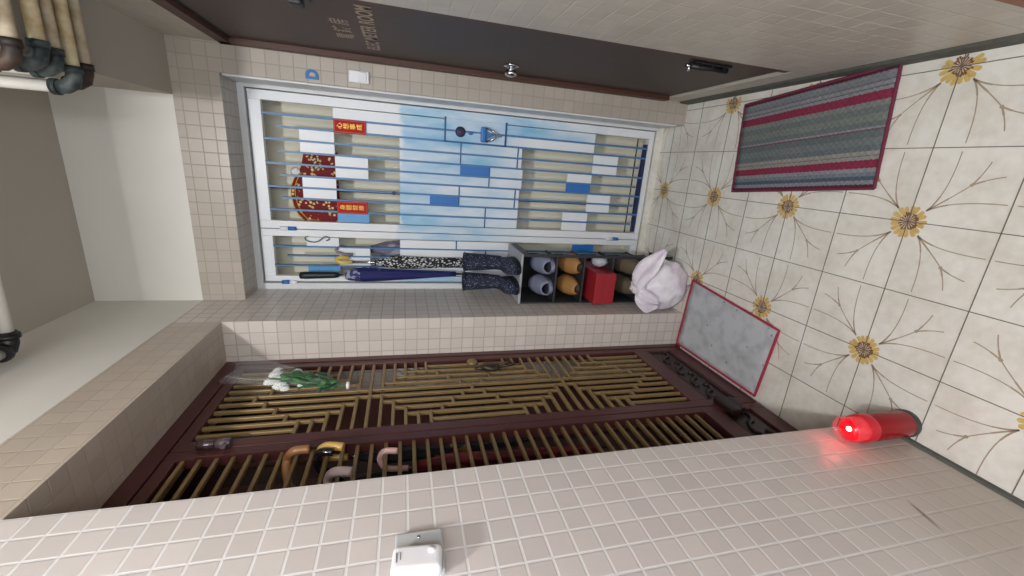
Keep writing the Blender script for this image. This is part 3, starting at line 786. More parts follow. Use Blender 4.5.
# umbrellas hung by their crooks on the level bars
def hang(tip, apex, sh, hmat, cmat, label, dark=False, rr=0.012, length=0.62, rc=0.03, deep=0.0):
    tip, apex, sh = Vector(tip), Vector(apex), Vector(sh)
    base = thing('umbrella', label, 'umbrella', (sh.x - 0.012 - deep, sh.y, sh.z - length - 0.1), 'umbrellas on the lattice gate')
    ctrl = [tip, tip.lerp(apex, 0.45) + Vector((0.012, 0, 0.014)), apex, apex.lerp(sh, 0.6) + Vector((-0.010, 0, 0.002)), sh + Vector((-0.010, 0, -0.012)), sh + Vector((-0.013 - deep, 0, -0.06))]
    pts = []
    for i in range(len(ctrl) - 1):
        p0 = ctrl[max(i - 1, 0)]; p1 = ctrl[i]; p2 = ctrl[i + 1]; p3 = ctrl[min(i + 2, len(ctrl) - 1)]
        for k in range(5):
            u = k / 5
            pts.append(0.5 * ((2 * p1) + (p2 - p0) * u + (2 * p0 - 5 * p1 + 4 * p2 - p3) * u * u + (3 * p1 - p0 - 3 * p2 + p3) * u ** 3))
    pts.append(ctrl[-1])
    mm = MB(); mm.tube(pts, rr, 12); mm.build('handle', hmat, base)
    e = ctrl[-1]
    mm = MB(); mm.tube([e, e + Vector((0, 0, -0.04))], rr * 0.6, 10); mm.build('shaft', CHROME, base)
    mm = MB(); folded_canopy(mm, e + Vector((0, 0, -0.02)), e + Vector((0, 0, -length)), 0, 0, rfun=lambda t: 0.014 + rc * min(1, t * 6) * 0.7 - 0.018 * max(0, (t - 0.2) / 0.8)); mm.build('canopy', cmat, base)
    mm = MB(); mm.tube([e + Vector((0, 0, -length)), e + Vector((0, 0, -length - 0.05))], [0.005, 0.003], 8); mm.build('tip', BLACK, base)
WOODH = plain('varnished_brown_wood', (150, 104, 66), 0.3, coat=0.4)
YELH = plain('honey_yellow_wood', (206, 168, 92), 0.3, coat=0.4)
LILH = plain('pale_lilac_plastic', (196, 178, 182), 0.3, coat=0.4)
PINKH = plain('pale_pink_plastic', (226, 184, 180), 0.3, coat=0.4)
BLKH = plain('glossy_black_plastic', (22, 22, 26), 0.15, coat=0.6)
DKC = fabric('dark_teal_cloth', (24, 34, 38), (36, 48, 52), 12)
DKG = fabric('black_gold_print_cloth', (28, 26, 28), (120, 100, 50), 30, 0.62)
REDC = fabric('dark_red_cloth', (110, 34, 40), (84, 26, 32), 12)
MARC = fabric('brownish_red_cloth', (92, 36, 38), (70, 28, 30), 12)
hang((-0.738, 0.212, 1.650), (-0.772, 0.2157, 1.7126), (-0.806, 0.138, 1.690), WOODH, DKC, 'dark umbrella with brown wooden crook, topmost on the lattice gate', deep=0.06, rc=0.02)
hang((-0.738, 0.2073, 1.5600), (-0.768, 0.238, 1.6300), (-0.806, 0.268, 1.618), YELH, DKG, 'dark umbrella with yellow wooden crook on the lattice gate', length=0.55)
hang((-0.738, 0.1007, 1.5260), (-0.772, 0.125, 1.5890), (-0.806, 0.085, 1.578), LILH, MARC, 'umbrella with thick lilac crook against the near wall edge on the lattice gate', rr=0.0130)
hang((-0.738, 0.1680, 1.4100), (-0.772, 0.1850, 1.4600), (-0.800, 0.182, 1.440), PINKH, REDC, 'red umbrella with small pink crook, lowest on the lattice gate', rr=0.0088, rc=0.024)
hang((-0.738, 0.190, 1.585), (-0.772, 0.2080, 1.6300), (-0.806, 0.206, 1.620), BLKH, DKC, 'umbrella with glossy black crook between the brown and yellow crooks', length=0.58, deep=0.05, rc=0.02)

# bouquet tucked behind a brass bar
WRAP, nt, b = new_mat('clear_cellophane')
b.inputs['Base Color'].default_value = (0.9, 0.92, 0.92, 1); b.inputs['Roughness'].default_value = 0.12; b.inputs['Alpha'].default_value = 0.08
bq = thing('flower_bouquet', 'white chrysanthemum bouquet in clear wrap hanging on the brass lattice', 'bouquet', (-0.742, 0.57, 1.585))
a0 = Vector((-0.748, 0.566, 1.590)); a1 = Vector((-0.728, 0.625, 1.83))
def green(name, c): return plain(name, c, 0.5, var=0.3, scale=60)
m = MB()
for k in range(9):
    off = Vector((random.uniform(-.01, .02), random.uniform(-.045, .045), random.uniform(-.03, .03)))
    m.tube([a0 + Vector((0, random.uniform(-.006, .006), 0)), a0.lerp(a1, 0.5) + off * 0.5, a1 + off], 0.0028, 6)
m.build('stems', green('stem_green', (62, 112, 62)), bq)
GR = [green('leaf_green', (44, 98, 56)), green('deep_leaf_green', (28, 70, 44)), green('bright_leaf_green', (72, 128, 72))]
for k in range(54):
    t_ = random.uniform(0.12, 0.9); c = a0.lerp(a1, t_); w = 0.012 + 0.040 * t_
    c = c + Vector((random.uniform(-.004, .016), random.uniform(-w, w), 0))
    d = Vector((random.uniform(-.1, .3), random.uniform(-.6, .6), random.uniform(0.5, 1.0))).normalized(); L = random.uniform(0.035, 0.06)
    s_ = d.cross(Vector((1, 0, 0))).normalized(); nrm = Vector((1, 0, 0))
    m = MB(); ws = (0.002, 0.010, 0.013, 0.008, 0.001); vs = []
    for i, w_ in enumerate(ws):
        q = c + d * L * i / 4 + nrm * (0.006 * math.sin(i * 0.8))
        vs += [q + s_ * w_, q + nrm * 0.002, q - s_ * w_]
    fs = []
    for i in range(4):
        fs += [(i * 3, i * 3 + 1, i * 3 + 4, i * 3 + 3), (i * 3 + 1, i * 3 + 2, i * 3 + 5, i * 3 + 4)]
    m.add(vs, fs, True); lf = m.build('leaf', GR[k % 3], bq); sd = lf.modifiers.new('thick', 'SOLIDIFY'); sd.thickness = 0.0008
PET = plain('white_petal', (236, 238, 236), 0.55, var=0.06, scale=200)
def mum(c, R_):
    m = MB()
    for ring, (nn, rr_, el) in enumerate(((14, 1.0, 0.15), (12, 0.8, 0.55), (9, 0.55, 0.95), (5, 0.3, 1.3))):
        for k in range(nn):
            th = 2 * PI * (k + 0.5 * ring) / nn + random.uniform(-.1, .1)
            d = Vector((math.sin(el), math.cos(th) * math.cos(el), math.sin(th) * math.cos(el))).normalized()
            m.tube([Vector(c) + d * R_ * 0.1, Vector(c) + d * R_ * 0.6 * rr_ ** 0.3, Vector(c) + d * R_ * 0.98 * rr_ ** 0.3], [R_ * 0.08, R_ * 0.17, R_ * 0.07], 6)
    m.build('blossom', PET, bq)
for c, r in (((-0.732, 0.645, 1.868), 0.026), ((-0.730, 0.607, 1.848), 0.027), ((-0.732, 0.568, 1.835), 0.026), ((-0.728, 0.590, 1.872), 0.022), ((-0.730, 0.675, 1.868), 0.020), ((-0.732, 0.665, 1.800), 0.019), ((-0.735, 0.572, 1.772), 0.010), ((-0.733, 0.548, 1.815), 0.016), ((-0.735, 0.64, 1.815), 0.008)):
    mum((c[0], c[1] - 0.004, c[2] - 0.022), r)
m = MB(); seg = 22; vs = []; n = 9
b0 = Vector((-0.742, 0.566, 1.585)); b1 = Vector((-0.705, 0.668, 1.985))
for i in range(n):
    t_ = i / (n - 1); c = b0.lerp(b1, t_)
    for k in range(seg):
        th = 2 * PI * k / seg; w = 0.012 + 0.082 * t_ + (0.012 * math.sin(th * 5) * t_)
        vs.append(c + Vector((0.25 * w * math.cos(th), w * math.sin(th), 0.02 * t_ * math.sin(th * 3))))
m.add(vs, [(i * seg + k, i * seg + (k + 1) % seg, (i + 1) * seg + (k + 1) % seg, (i + 1) * seg + k) for i in range(n - 1) for k in range(seg)], True)
m.build('wrapper', WRAP, bq)
m = MB(); m.tube([(-0.744, 0.567, 1.596), (-0.744, 0.567, 1.586)], 0.014, 14); m.build('ribbon_tie', PLASTIC_W, bq)

# ------------------------------------------------------------------ shoe rack, boots, shoes, box, bag
RX0, RX1, RY0, RY1 = -0.588, -0.335, 1.0, 1.272
LV = [0.832, 0.66, 0.512, 0.352, 0.185, 0.03]
rack = thing('shoe_rack', 'black open shoe rack in the corner by the white gate', 'shoe rack', (-0.45, 1.135, 0))
m = MB()
mm = MB(); mm.bbox(RX0, RX0 + 0.006, RY0 + 0.004, RY1, 0.004, LV[0], 0.002); mm.build('side_panel', DGREY, rack)
mm = MB(); mm.bbox(RX1 - 0.014, RX1, RY0 + 0.001, RY0 + 0.016, 0.004, LV[0], 0.002); mm.build('post', DGREY, rack)
mm = MB(); mm.bbox(RX1 - 0.006, RX1, RY0 + 0.016, RY1, LV[0] - 0.035, LV[0], 0.002); mm.build('side_rail', DGREY, rack)
mm = MB(); mm.box(RX0 + 0.006, RX1 - 0.050, RY1 - 0.006, RY1, 0.004, LV[0]); mm.build('back_panel', BLACK, rack)
mm = MB(); mm.bbox(RX0, RX1, RY0, RY1, LV[0], LV[0] + 0.012, 0.002); mm.build('top_board', PGREY, rack)
for z in LV[1:]:
    mm = MB(); mm.bbox(RX0 + 0.006, RX1 - 0.014, RY0 + 0.002, RY0 + 0.19, z - 0.010, z, 0.002); mm.build('shelf', DGREY, rack)

def boot(xc, label):
    zb = LV[0] + 0.0125
    t = thing('rain_boot', label, 'boot', (xc, 1.11, zb), 'rain boots on the shoe rack')
    # leg and foot as one loft along a bent spine
    sec = []
    spine = [((xc, 1.150, zb + 0.252), 0.046, 0.052), ((xc, 1.150, zb + 0.20), 0.043, 0.048), ((xc, 1.150, zb + 0.14), 0.040, 0.044), ((xc, 1.147, zb + 0.095), 0.036, 0.042), ((xc, 1.135, zb + 0.070), 0.036, 0.048)]
    mm = MB(); seg = 24; vs = []
    for c, a, b_ in spine:
        for k in range(seg):
            th = 2 * PI * k / seg
            vs.append((c[0] + a * math.cos(th), c[1] + b_ * math.sin(th), c[2]))
    # foot rings: outline at two heights
    def foot(z, s_, drop):
        for k in range(seg):
            th = 2 * PI * k / seg
            y = math.sin(th); x = math.cos(th)
            yy = 1.185 - 0.100 + 0.100 * y * s_; xx = 0.037 * x * s_ * (1 + 0.12 * (y < 0) * -y)
            vs.append((xc + xx, yy, z - drop * max(0, -y)))
    foot(zb + 0.062, 0.97, 0.012); foot(zb + 0.035, 1.02, 0.004); foot(zb + 0.012, 1.0, 0)
    n = len(vs) // seg
    fs = [(i * seg + k, i * seg + (k + 1) % seg, (i + 1) * seg + (k + 1) % seg, (i + 1) * seg + k) for i in range(n - 1) for k in range(seg)]
    fs.append([(n - 1) * seg + k for k in range(seg)])
    mm.add(vs, fs, True); o = mm.build('upper', BOOTF, t)
    sd = o.modifiers.new('thick', 'SOLIDIFY'); sd.thickness = 0.003
    mm = MB(); vs2 = []
    for z, s_ in ((zb, 1.02), (zb + 0.011, 1.04)):
        for k in range(seg):
            th = 2 * PI * k / seg; vs2.append((xc + 0.039 * math.cos(th) * s_ * (1 + 0.12 * (math.sin(th) < 0) * -math.sin(th)), 1.085 + 0.101 * math.sin(th) * s_, z))
    mm.add(vs2, [list(range(seg))[::-1], list(range(seg, 2 * seg))] + [(k, (k + 1) % seg, seg + (k + 1) % seg, seg + k) for k in range(seg)])
    mm.build('sole', BLACK, t)
    mm = MB(); mm.tube([(xc + 0.047 * math.cos(2 * PI * k / seg), 1.150 + 0.053 * math.sin(2 * PI * k / seg), zb + 0.252) for k in range(seg + 1)], 0.0035, 6, cap=False); mm.build('rim', plain('dark_navy_rubber', (22, 26, 44), 0.4), t)
boot(-0.412, 'navy patterned rain boot on the shoe rack, the one nearer the wide gate leaf')
boot(-0.514, 'navy patterned rain boot on the shoe rack, the one against the left wall')

def slipper(xc, z, sole_m, strap_m, inso_m, label, group, L=0.225, rz=0.0, open_toe=True):
    t = thing('slipper', label, 'slipper', (xc, 1.13, z), group)
    yb, yf = RY0 + 0.008 + L, RY0 + 0.008
    def outline(s_, n=28):
        pts = []
        for k in range(n):
            th = 2 * PI * k / n; y = math.sin(th)
            w = 0.050 * (1 - 0.16 * (y > 0) * y) * s_
            pts.append((xc + w * math.cos(th) * (1 - 0.06 * math.exp(-((y - 0.1) / .3) ** 2)), (yb + yf) / 2 + L / 2 * s_ * y))
        return pts
    mm = MB(); mm.prism([(a, b_, z) for a, b_ in outline(1.0)], (0, 0, 1), 0.020); mm.build('sole', sole_m, t, bevel=0.003)
    mm = MB(); mm.prism([(a, b_, z + 0.020) for a, b_ in outline(0.93)], (0, 0, 1), 0.003); mm.build('insole', inso_m, t)
    mm = MB(); vs = []; nu, nv = 9, 13
    y0, y1 = (yf + 0.018 if open_toe else yf + 0.004), yf + 0.125
    for i in range(nu):
        u = i / (nu - 1); y = y0 + (y1 - y0) * u
        hh = (0.046 + 0.040 * u) if open_toe else (0.020 + 0.062 * math.sin(u * 1.5))
        yrel = (y - (yb + yf) / 2) / (L / 2)
        w = 0.050 * math.sqrt(max(0.05, 1 - min(0.98, abs(yrel)) ** 2.6)) if yrel < 0 else 0.050
        w = max(w, 0.024)
        for j in range(nv):
            a = PI * j / (nv - 1)
            vs.append((xc + (w + 0.002) * math.cos(a), y, z + 0.012 + hh * math.sin(a) ** 0.7))
    mm.add(vs, [(i * nv + j, i * nv + j + 1, (i + 1) * nv + j + 1, (i + 1) * nv + j) for i in range(nu - 1) for j in range(nv - 1)], True)
    o = mm.build('strap', strap_m, t); sd = o.modifiers.new('thick', 'SOLIDIFY'); sd.thickness = 0.005
GREYS = plain('slate_grey_foam', (128, 132, 154), 0.6); DGS = plain('dark_slate_foam', (60, 62, 74), 0.6)
TAN = plain('tan_suede', (164, 118, 66), 0.7, var=0.15, scale=20); TAND = plain('dark_brown_rubber', (58, 46, 40), 0.6)
OLV = plain('olive_brown_cloth', (104, 92, 74), 0.7, var=0.2); CRM = plain('cream_rubber', (206, 200, 186), 0.6)
slipper(-0.405, LV[1] + 0.001, GREYS, GREYS, DGS, 'slate grey slipper on the top shelf of the rack, right of its pair', 'slate grey slippers')
slipper(-0.518, LV[1] + 0.001, GREYS, GREYS, DGS, 'slate grey slipper on the top shelf of the rack, next to the left wall', 'slate grey slippers')
slipper(-0.402, LV[2] + 0.001, TAND, TAN, TAND, 'tan closed toe slipper below the slate slippers, right of its pair', 'tan slippers', open_toe=False)
slipper(-0.516, LV[2] + 0.001, TAND, TAN, TAND, 'tan closed toe slipper below the slate slippers, next to the left wall', 'tan slippers', open_toe=False)
slipper(-0.402, LV[4] + 0.001, CRM, OLV, CRM, 'olive brown shoe with cream sole behind the plastic bag, right of its pair', 'olive shoes', open_toe=False)
slipper(-0.514, LV[4] + 0.001, CRM, OLV, CRM, 'olive brown shoe with cream sole behind the plastic bag, next to the left wall', 'olive shoes', open_toe=False)
bx = thing('shoe_box', 'red cardboard shoe box sticking out of the rack above the plastic bag', 'box', (-0.48, 1.08, LV[3]))
m = MB(); m.bbox(-0.572, -0.415, 0.945, 1.225, LV[3] + 0.001, LV[3] + 0.070, 0.002); m.build('box_body', RED, bx)
m = MB(); m.bbox(-0.575, -0.412, 0.942, 1.228, LV[3] + 0.066, LV[3] + 0.112, 0.003); m.build('box_lid', RED, bx)
pp = MB(); pp.ball((-0.378, 1.07, LV[3] + 0.043), 0.030, 0.045, 0.041, 3, lambda p, c: p * (1 + 0.15 * math.sin(c.x * 11 + c.z * 7) * math.cos(c.y * 9)))
tag(recenter(pp.build('plastic_wrapper', plain('crumpled_clear_film', (190, 194, 204), 0.25, var=0.2, scale=50)), (-0.378, 1.07, LV[3])), 'crumpled clear plastic wrapper beside the red shoe box', 'wrapper')

BAGM, nt, b = new_mat('white_plastic_film')
tc = N(nt, 'ShaderNodeTexCoord'); f = noise(nt, 9.0, tc.outputs['Object'], 3)
r = N(nt, 'ShaderNodeValToRGB'); nt.links.new(f, r.inputs[0]); r.color_ramp.elements[0].position = 0.38; r.color_ramp.elements[0].color = lin((246, 243, 248)); r.color_ramp.elements[1].position = 0.62; r.color_ramp.elements[1].color = lin((226, 214, 228))
nt.links.new(r.outputs[0], b.inputs['Base Color']); b.inputs['Roughness'].default_value = 0.35
b.inputs['Subsurface Weight'].default_value = 0.0
n3 = noise(nt, 26.0, tc.outputs['Object'], 4); bp = N(nt, 'ShaderNodeBump'); bp.inputs['Strength'].default_value = 0.5; bp.inputs['Distance'].default_value = 0.01
nt.links.new(n3, bp.inputs['Height']); nt.links.new(bp.outputs[0], b.inputs['Normal'])
bag = thing('plastic_bag', 'full white plastic carrier bag with tied ears on the floor by the rack', 'plastic bag', (-0.462, 0.895, 0))
def crinkle(p, c):
    a = math.atan2(c.y, c.x)
    k = 1 + 0.035 * math.sin(a * 9 + c.z * 5) + 0.03 * math.sin(a * 5 - c.z * 9) + 0.03 * math.sin(c.z * 14 + a * 2)
    p = p * k
    if p.z < -0.100: p.z = -0.100 + (p.z + 0.100) * 0.1
    if c.z > 0.55: p.x *= 1 - 0.35 * (c.z - 0.55); p.y *= 1 - 0.35 * (c.z - 0.55)
    return p
m = MB(); m.ball((-0.462, 0.908, 0.110), 0.128, 0.088, 0.145, 4, crinkle); bd = m.build('bag_body', BAGM, bag)
def ear(name, pts_w):
    mm = MB(); vs = []
    for (p, w, tdir) in pts_w:
        p = Vector(p); tdir = Vector(tdir).normalized()
        for k in range(7):
            s_ = -1 + 2 * k / 6
            vs.append(p + tdir * w * s_ * rng.uniform(.82, 1.1) + Vector((rng.uniform(-.004, .004), -0.010 * math.cos(s_ * 6.5) + rng.uniform(-.007, .007), rng.uniform(-.004, .004))))
    n = len(pts_w)
    mm.add(vs, [(i * 7 + k, i * 7 + k + 1, (i + 1) * 7 + k + 1, (i + 1) * 7 + k) for i in range(n - 1) for k in range(6)], True)
    o = mm.build(name, BAGM, bag); sd = o.modifiers.new('thick', 'SOLIDIFY'); sd.thickness = 0.002; sb = o.modifiers.new('sub', 'SUBSURF'); sb.levels = 1; sb.render_levels = 2
ear('bag_handle', [((-0.470, 0.872, 0.285), 0.022, (1, 0, 1)), ((-0.435, 0.850, 0.305), 0.050, (1, .2, .8)), ((-0.390, 0.838, 0.295), 0.062, (1, -.2, 1.1)), ((-0.345, 0.826, 0.262), 0.056, (.8, .2, 1)), ((-0.300, 0.832, 0.215), 0.042, (1, -.2, .8)), ((-0.262, 0.830, 0.180), 0.012, (1, 0, 1))])
ear('bag_handle', [((-0.470, 0.865, 0.270), 0.030, (1, 0, -.5)), ((-0.490, 0.840, 0.285), 0.060, (1, 0.1, -.5)), ((-0.515, 0.832, 0.255), 0.066, (1, .2, .1)), ((-0.530, 0.826, 0.205), 0.050, (1, -.2, -.3)), ((-0.535, 0.830, 0.165), 0.022, (1, 0, .2))])
m = MB(); m.ball((-0.462, 0.885, 0.255), 0.040, 0.032, 0.045, 3, lambda p, c: p * (1 + 0.16 * math.sin(math.atan2(c.y, c.x) * 7 + c.z * 3))); m.build('bag_knot', BAGM, bag)

# ------------------------------------------------------------------ mats
def rug_mat():
    m_, nt, b = new_mat('striped_woven_rug')
    tc = N(nt, 'ShaderNodeTexCoord'); sp = N(nt, 'ShaderNodeSeparateXYZ'); nt.links.new(tc.outputs['Object'], sp.inputs[0])
    fx = M_(nt, 'ADD', M_(nt, 'DIVIDE', sp.outputs[0], 0.352), 0.5)
    wv = M_(nt, 'MULTIPLY', M_(nt, 'SINE', M_(nt, 'MULTIPLY', sp.outputs[1], 420.0)), 0.0025)
    r = N(nt, 'ShaderNodeValToRGB'); r.color_ramp.interpolation = 'CONSTANT'; nt.links.new(M_(nt, 'ADD', fx, wv), r.inputs[0])
    stops = [(0.0, (100, 41, 62)), (0.035, (130, 136, 141)), (0.07, (76, 90, 107)), (0.105, (115, 123, 132)), (0.14, (137, 140, 143)), (0.175, (133, 43, 72)),
             (0.245, (144, 143, 137)), (0.275, (109, 104, 108)), (0.285, (148, 145, 137)), (0.32, (101, 111, 116)), (0.37, (112, 120, 120)), (0.43, (98, 108, 109)),
             (0.49, (109, 82, 96)), (0.505, (143, 140, 141)), (0.52, (104, 112, 114)), (0.57, (119, 126, 120)), (0.63, (107, 115, 114)), (0.69, (123, 129, 125)), (0.735, (133, 43, 72)),
             (0.815, (137, 141, 145)), (0.84, (93, 101, 111)), (0.855, (136, 138, 141)), (0.885, (114, 103, 112)), (0.90, (120, 127, 133)), (0.935, (136, 140, 144)), (0.962, (100, 41, 62))]
    el = r.color_ramp.elements
    el[0].position = stops[0][0]; el[0].color = lin(stops[0][1]); el[1].position = stops[1][0]; el[1].color = lin(stops[1][1])
    for p, c in stops[2:]:
        e = el.new(p); e.color = lin(c)
    ch = N(nt, 'ShaderNodeTexChecker'); ch.inputs['Scale'].default_value = 95
    nt.links.new(tc.outputs['Object'], ch.inputs['Vector'])
    k = M_(nt, 'ADD', 0.88, M_(nt, 'MULTIPLY', ch.outputs['Fac'], 0.14))
    nz = noise(nt, 90, tc.outputs['Object'])
    k2 = M_(nt, 'MULTIPLY', k, M_(nt, 'ADD', 0.72, M_(nt, 'MULTIPLY', nz, 0.56)))
    mx = N(nt, 'ShaderNodeMix'); mx.data_type = 'RGBA'; mx.blend_type = 'MULTIPLY'; mx.inputs[0].default_value = 1.0
    nt.links.new(r.outputs[0], mx.inputs[6])
    cb_ = N(nt, 'ShaderNodeCombineColor')
    for i in range(3): nt.links.new(k2, cb_.inputs[i])
    nt.links.new(cb_.outputs[0], mx.inputs[7])
    nt.links.new(mx.outputs[2], b.inputs['Base Color']); b.inputs['Roughness'].default_value = 0.95
    bp = N(nt, 'ShaderNodeBump'); bp.inputs['Strength'].default_value = 0.6; bp.inputs['Distance'].default_value = 0.003
    nt.links.new(M_(nt, 'ADD', ch.outputs['Fac'], nz), bp.inputs['Height']); nt.links.new(bp.outputs[0], b.inputs['Normal'])
    return m_
RUG = rug_mat(); MARB = plain('maroon_binding_tape', (112, 44, 66), 0.9, var=0.25, scale=90, bump=0.4)
PINKB = plain('crimson_binding_tape', (170, 48, 74), 0.9, var=0.25, scale=90, bump=0.4)
rug = bpy.data.objects.new('striped_rug', None); COL.objects.link(rug)
tag(rug, 'striped maroon and grey woven rug on the floor outside the brown door', 'rug')
w, l = 0.352, 0.572; nx, ny = 12, 20
m = MB(); vs = []; 
for i in range(nx + 1):
    for j in range(ny + 1):
        x = -w / 2 + w * i / nx; y = -l / 2 + l * j / ny
        e = 0.0015 * math.sin(y * 25 + x * 9)
        vs.append((x + 0.002 * math.sin(y * 30) * (abs(i - nx / 2) == nx / 2), y, 0.007 + e))
nv = len(vs)
fs = [(i * (ny + 1) + j, (i + 1) * (ny + 1) + j, (i + 1) * (ny + 1) + j + 1, i * (ny + 1) + j + 1) for i in range(nx) for j in range(ny)]
m.add(vs, fs, True)
o = m.build('woven_cloth', RUG); o.parent = rug; sd = o.modifiers.new('thick', 'SOLIDIFY'); sd.thickness = 0.005; sd.offset = -1
m = MB(); rim = [(-w / 2, -l / 2), (w / 2, -l / 2), (w / 2, l / 2), (-w / 2, l / 2)]
ring = []
for a in range(4):
    p, q = rim[a], rim[(a + 1) % 4]
    for k in range(24): ring.append((p[0] + (q[0] - p[0]) * k / 24, p[1] + (q[1] - p[1]) * k / 24, 0.0072 + 0.0006 * math.sin(k * 1.7)))
ring.append(ring[0])
m.tube(ring, 0.0048, 8, cap=False)
o = m.build('binding', MARB); o.parent = rug
rug.location = (0.234, 0.413, 0.0012); rug.rotation_euler = (0, 0, math.radians(5.2))

def grey_mat():
    m_, nt, b = new_mat('mottled_grey_felt')
    tc = N(nt, 'ShaderNodeTexCoord')
    r = N(nt, 'ShaderNodeValToRGB'); nt.links.new(noise(nt, 16, tc.outputs['Object'], 6), r.inputs[0])
    r.color_ramp.elements[0].position = 0.3; r.color_ramp.elements[0].color = lin((166, 170, 174)); r.color_ramp.elements[1].position = 0.55; r.color_ramp.elements[1].color = lin((194, 197, 201))
    v_ = N(nt, 'ShaderNodeTexVoronoi'); v_.inputs['Scale'].default_value = 22; nt.links.new(tc.outputs['Object'], v_.inputs[0])
    sp_ = M_(nt, 'MULTIPLY', M_(nt, 'LESS_THAN', v_.outputs['Distance'], 0.12), 0.55)
    nt.links.new(mixc(nt, sp_, r.outputs[0], lin((86, 88, 92))), b.inputs['Base Color']); b.inputs['Roughness'].default_value = 0.95
    bp = N(nt, 'ShaderNodeBump'); bp.inputs['Strength'].default_value = 0.4; bp.inputs['Distance'].default_value = 0.003
    nt.links.new(noise(nt, 120, tc.outputs['Object']), bp.inputs['Height']); nt.links.new(bp.outputs[0], b.inputs['Normal'])
    return m_
gm = thing('door_mat', 'worn grey felt door mat with crimson edging in front of the lattice gate', 'mat', (-0.6, 0.55, 0.001))
q = [Vector((-0.408, 0.812)), Vector((-0.458, 0.290)), Vector((-0.757, 0.318)), Vector((-0.757, 0.836))]
m = MB(); vs = []; n1, n2 = 14, 14
for i in range(n1 + 1):
    for j in range(n2 + 1):
        a = q[0].lerp(q[1], i / n1); b_ = q[3].lerp(q[2], i / n1); p = a.lerp(b_, j / n2)
        vs.append((p.x, p.y, 0.007 + 0.0012 * math.sin(p.x * 30 + p.y * 21)))
m.add(vs, [(i * (n2 + 1) + j, (i + 1) * (n2 + 1) + j, (i + 1) * (n2 + 1) + j + 1, i * (n2 + 1) + j + 1) for i in range(n1) for j in range(n2)], True)
o = m.build('felt', grey_mat(), gm); sd = o.modifiers.new('thick', 'SOLIDIFY'); sd.thickness = 0.005; sd.offset = -1
m = MB(); ring = []
for a in range(4):
    p, r_ = q[a], q[(a + 1) % 4]
    for k in range(20):
        c = p.lerp(r_, k / 20); ring.append((c.x, c.y, 0.0075))
ring.append(ring[0]); m.tube(ring, 0.0052, 8, cap=False); m.build('binding', PINKB, gm)

# ------------------------------------------------------------------ red lamp on the floor
lamp = thing('memorial_candle_lamp', 'glowing red cylindrical lamp standing on the floor against the left wall', 'lamp', (-0.547, -0.178, 0))
LX, LY, LR = -0.552, -0.165, 0.0375
REDG, nt, b = new_mat('translucent_red_plastic')
b.inputs['Base Color'].default_value = lin((148, 5, 20)); b.inputs['Roughness'].default_value = 0.2; b.inputs['Specular IOR Level'].default_value = 0.22
CUP, nt, b = new_mat('clear_pink_plastic')
b.inputs['Base Color'].default_value = lin((240, 120, 130)); b.inputs['Roughness'].default_value = 0.08; b.inputs['Alpha'].default_value = 0.2
m = MB(); m.lathe((LX, LY, 0.0), [(0, 0), (LR, 0), (LR + 0.001, 0.004), (LR + 0.001, 0.016), (LR - 0.001, 0.020)], 36); m.build('base_ring', plain('dark_grey_plastic', (66, 62, 64), 0.5), lamp)
m = MB(); m.lathe((LX, LY, 0.0), [(LR - 0.001, 0.018), (LR, 0.022), (LR, 0.150), (LR - 0.001, 0.156), (0, 0.157)], 36); m.build('body', REDG, lamp)
m = MB(); m.lathe((LX, LY, 0.0), [(LR, 0.152), (LR + 0.0005, 0.156), (LR + 0.0005, 0.186), (LR - 0.001, 0.188)], 36)
m.build('glow_collar', plain('lit_red_collar', (180, 14, 36), 0.3, emit=(255, 10, 40), estr=0.10), lamp)
m = MB(); m.lathe((LX, LY, 0.0), [(LR - 0.0005, 0.186), (LR - 0.0005, 0.228), (LR - 0.003, 0.230), (LR - 0.003, 0.188)], 36); m.build('clear_cup', CUP, lamp)
m = MB(); m.lathe((LX, LY, 0.0), [(LR - 0.004, 0.178), (LR - 0.004, 0.188), (LR - 0.006, 0.202), (0.028, 0.216), (0.015, 0.223), (0.0, 0.225)], 36); m.build('dome', plain('lit_red_dome', (190, 4, 20), 0.15, emit=(255, 0, 30), estr=0.5, coat=0.6), lamp)
m = MB(); m.ball((LX + 0.006, LY - 0.004, 0.223), 0.007, 0.007, 0.006, 2); m.build('bulb', plain('lit_bulb', (255, 220, 220), 0.3, emit=(255, 225, 225), estr=6.0), lamp)
li = bpy.data.lights.new('candle_glow', 'POINT'); li.energy = 0.10; li.color = (1.0, 0.10, 0.12); li.shadow_soft_size = 0.02
lo_ = bpy.data.objects.new('candle_glow', li); COL.objects.link(lo_); lo_.location = (LX, LY, 0.255)

# ------------------------------------------------------------------ small fittings
jb = thing('junction_box', 'white plastic switch box with tilted cover on the near tiled wall', 'switch', (XL, -0.29, 1.322))
m = MB(); m.bbox(XL, XL + 0.014, -0.345, -0.262, 1.325, 1.407, 0.003); bs = m.build('back_box', PLASTIC_G, jb)
m = MB(); m.lathe((XL + 0.014, -0.275, 1.367), [(0, -0.001), (0.0035, -0.001), (0.003, 0.0015), (0, 0.002)], axis='x', seg=14); m.build('screw', CHROME, bs)
rot = Matrix.Rotation(math.radians(-5), 3, 'X') @ Matrix.Rotation(math.radians(3), 3, 'Z')
m = MB(); m.bbox(XL + 0.012, XL + 0.038, -0.358, -0.308, 1.331, 1.412, 0.009, 4, rot); cv_ = m.build('cover', PLASTIC_W, jb)
m = MB(); m.lathe((XL + 0.038, -0.325, 1.347), [(0, -0.003), (0.007, -0.003), (0.006, 0.002), (0, 0.003)], axis='x', seg=16); m.build('button', PLASTIC_W, cv_)
SLOT = plain('grey_slot', (120, 124, 128), 0.6)
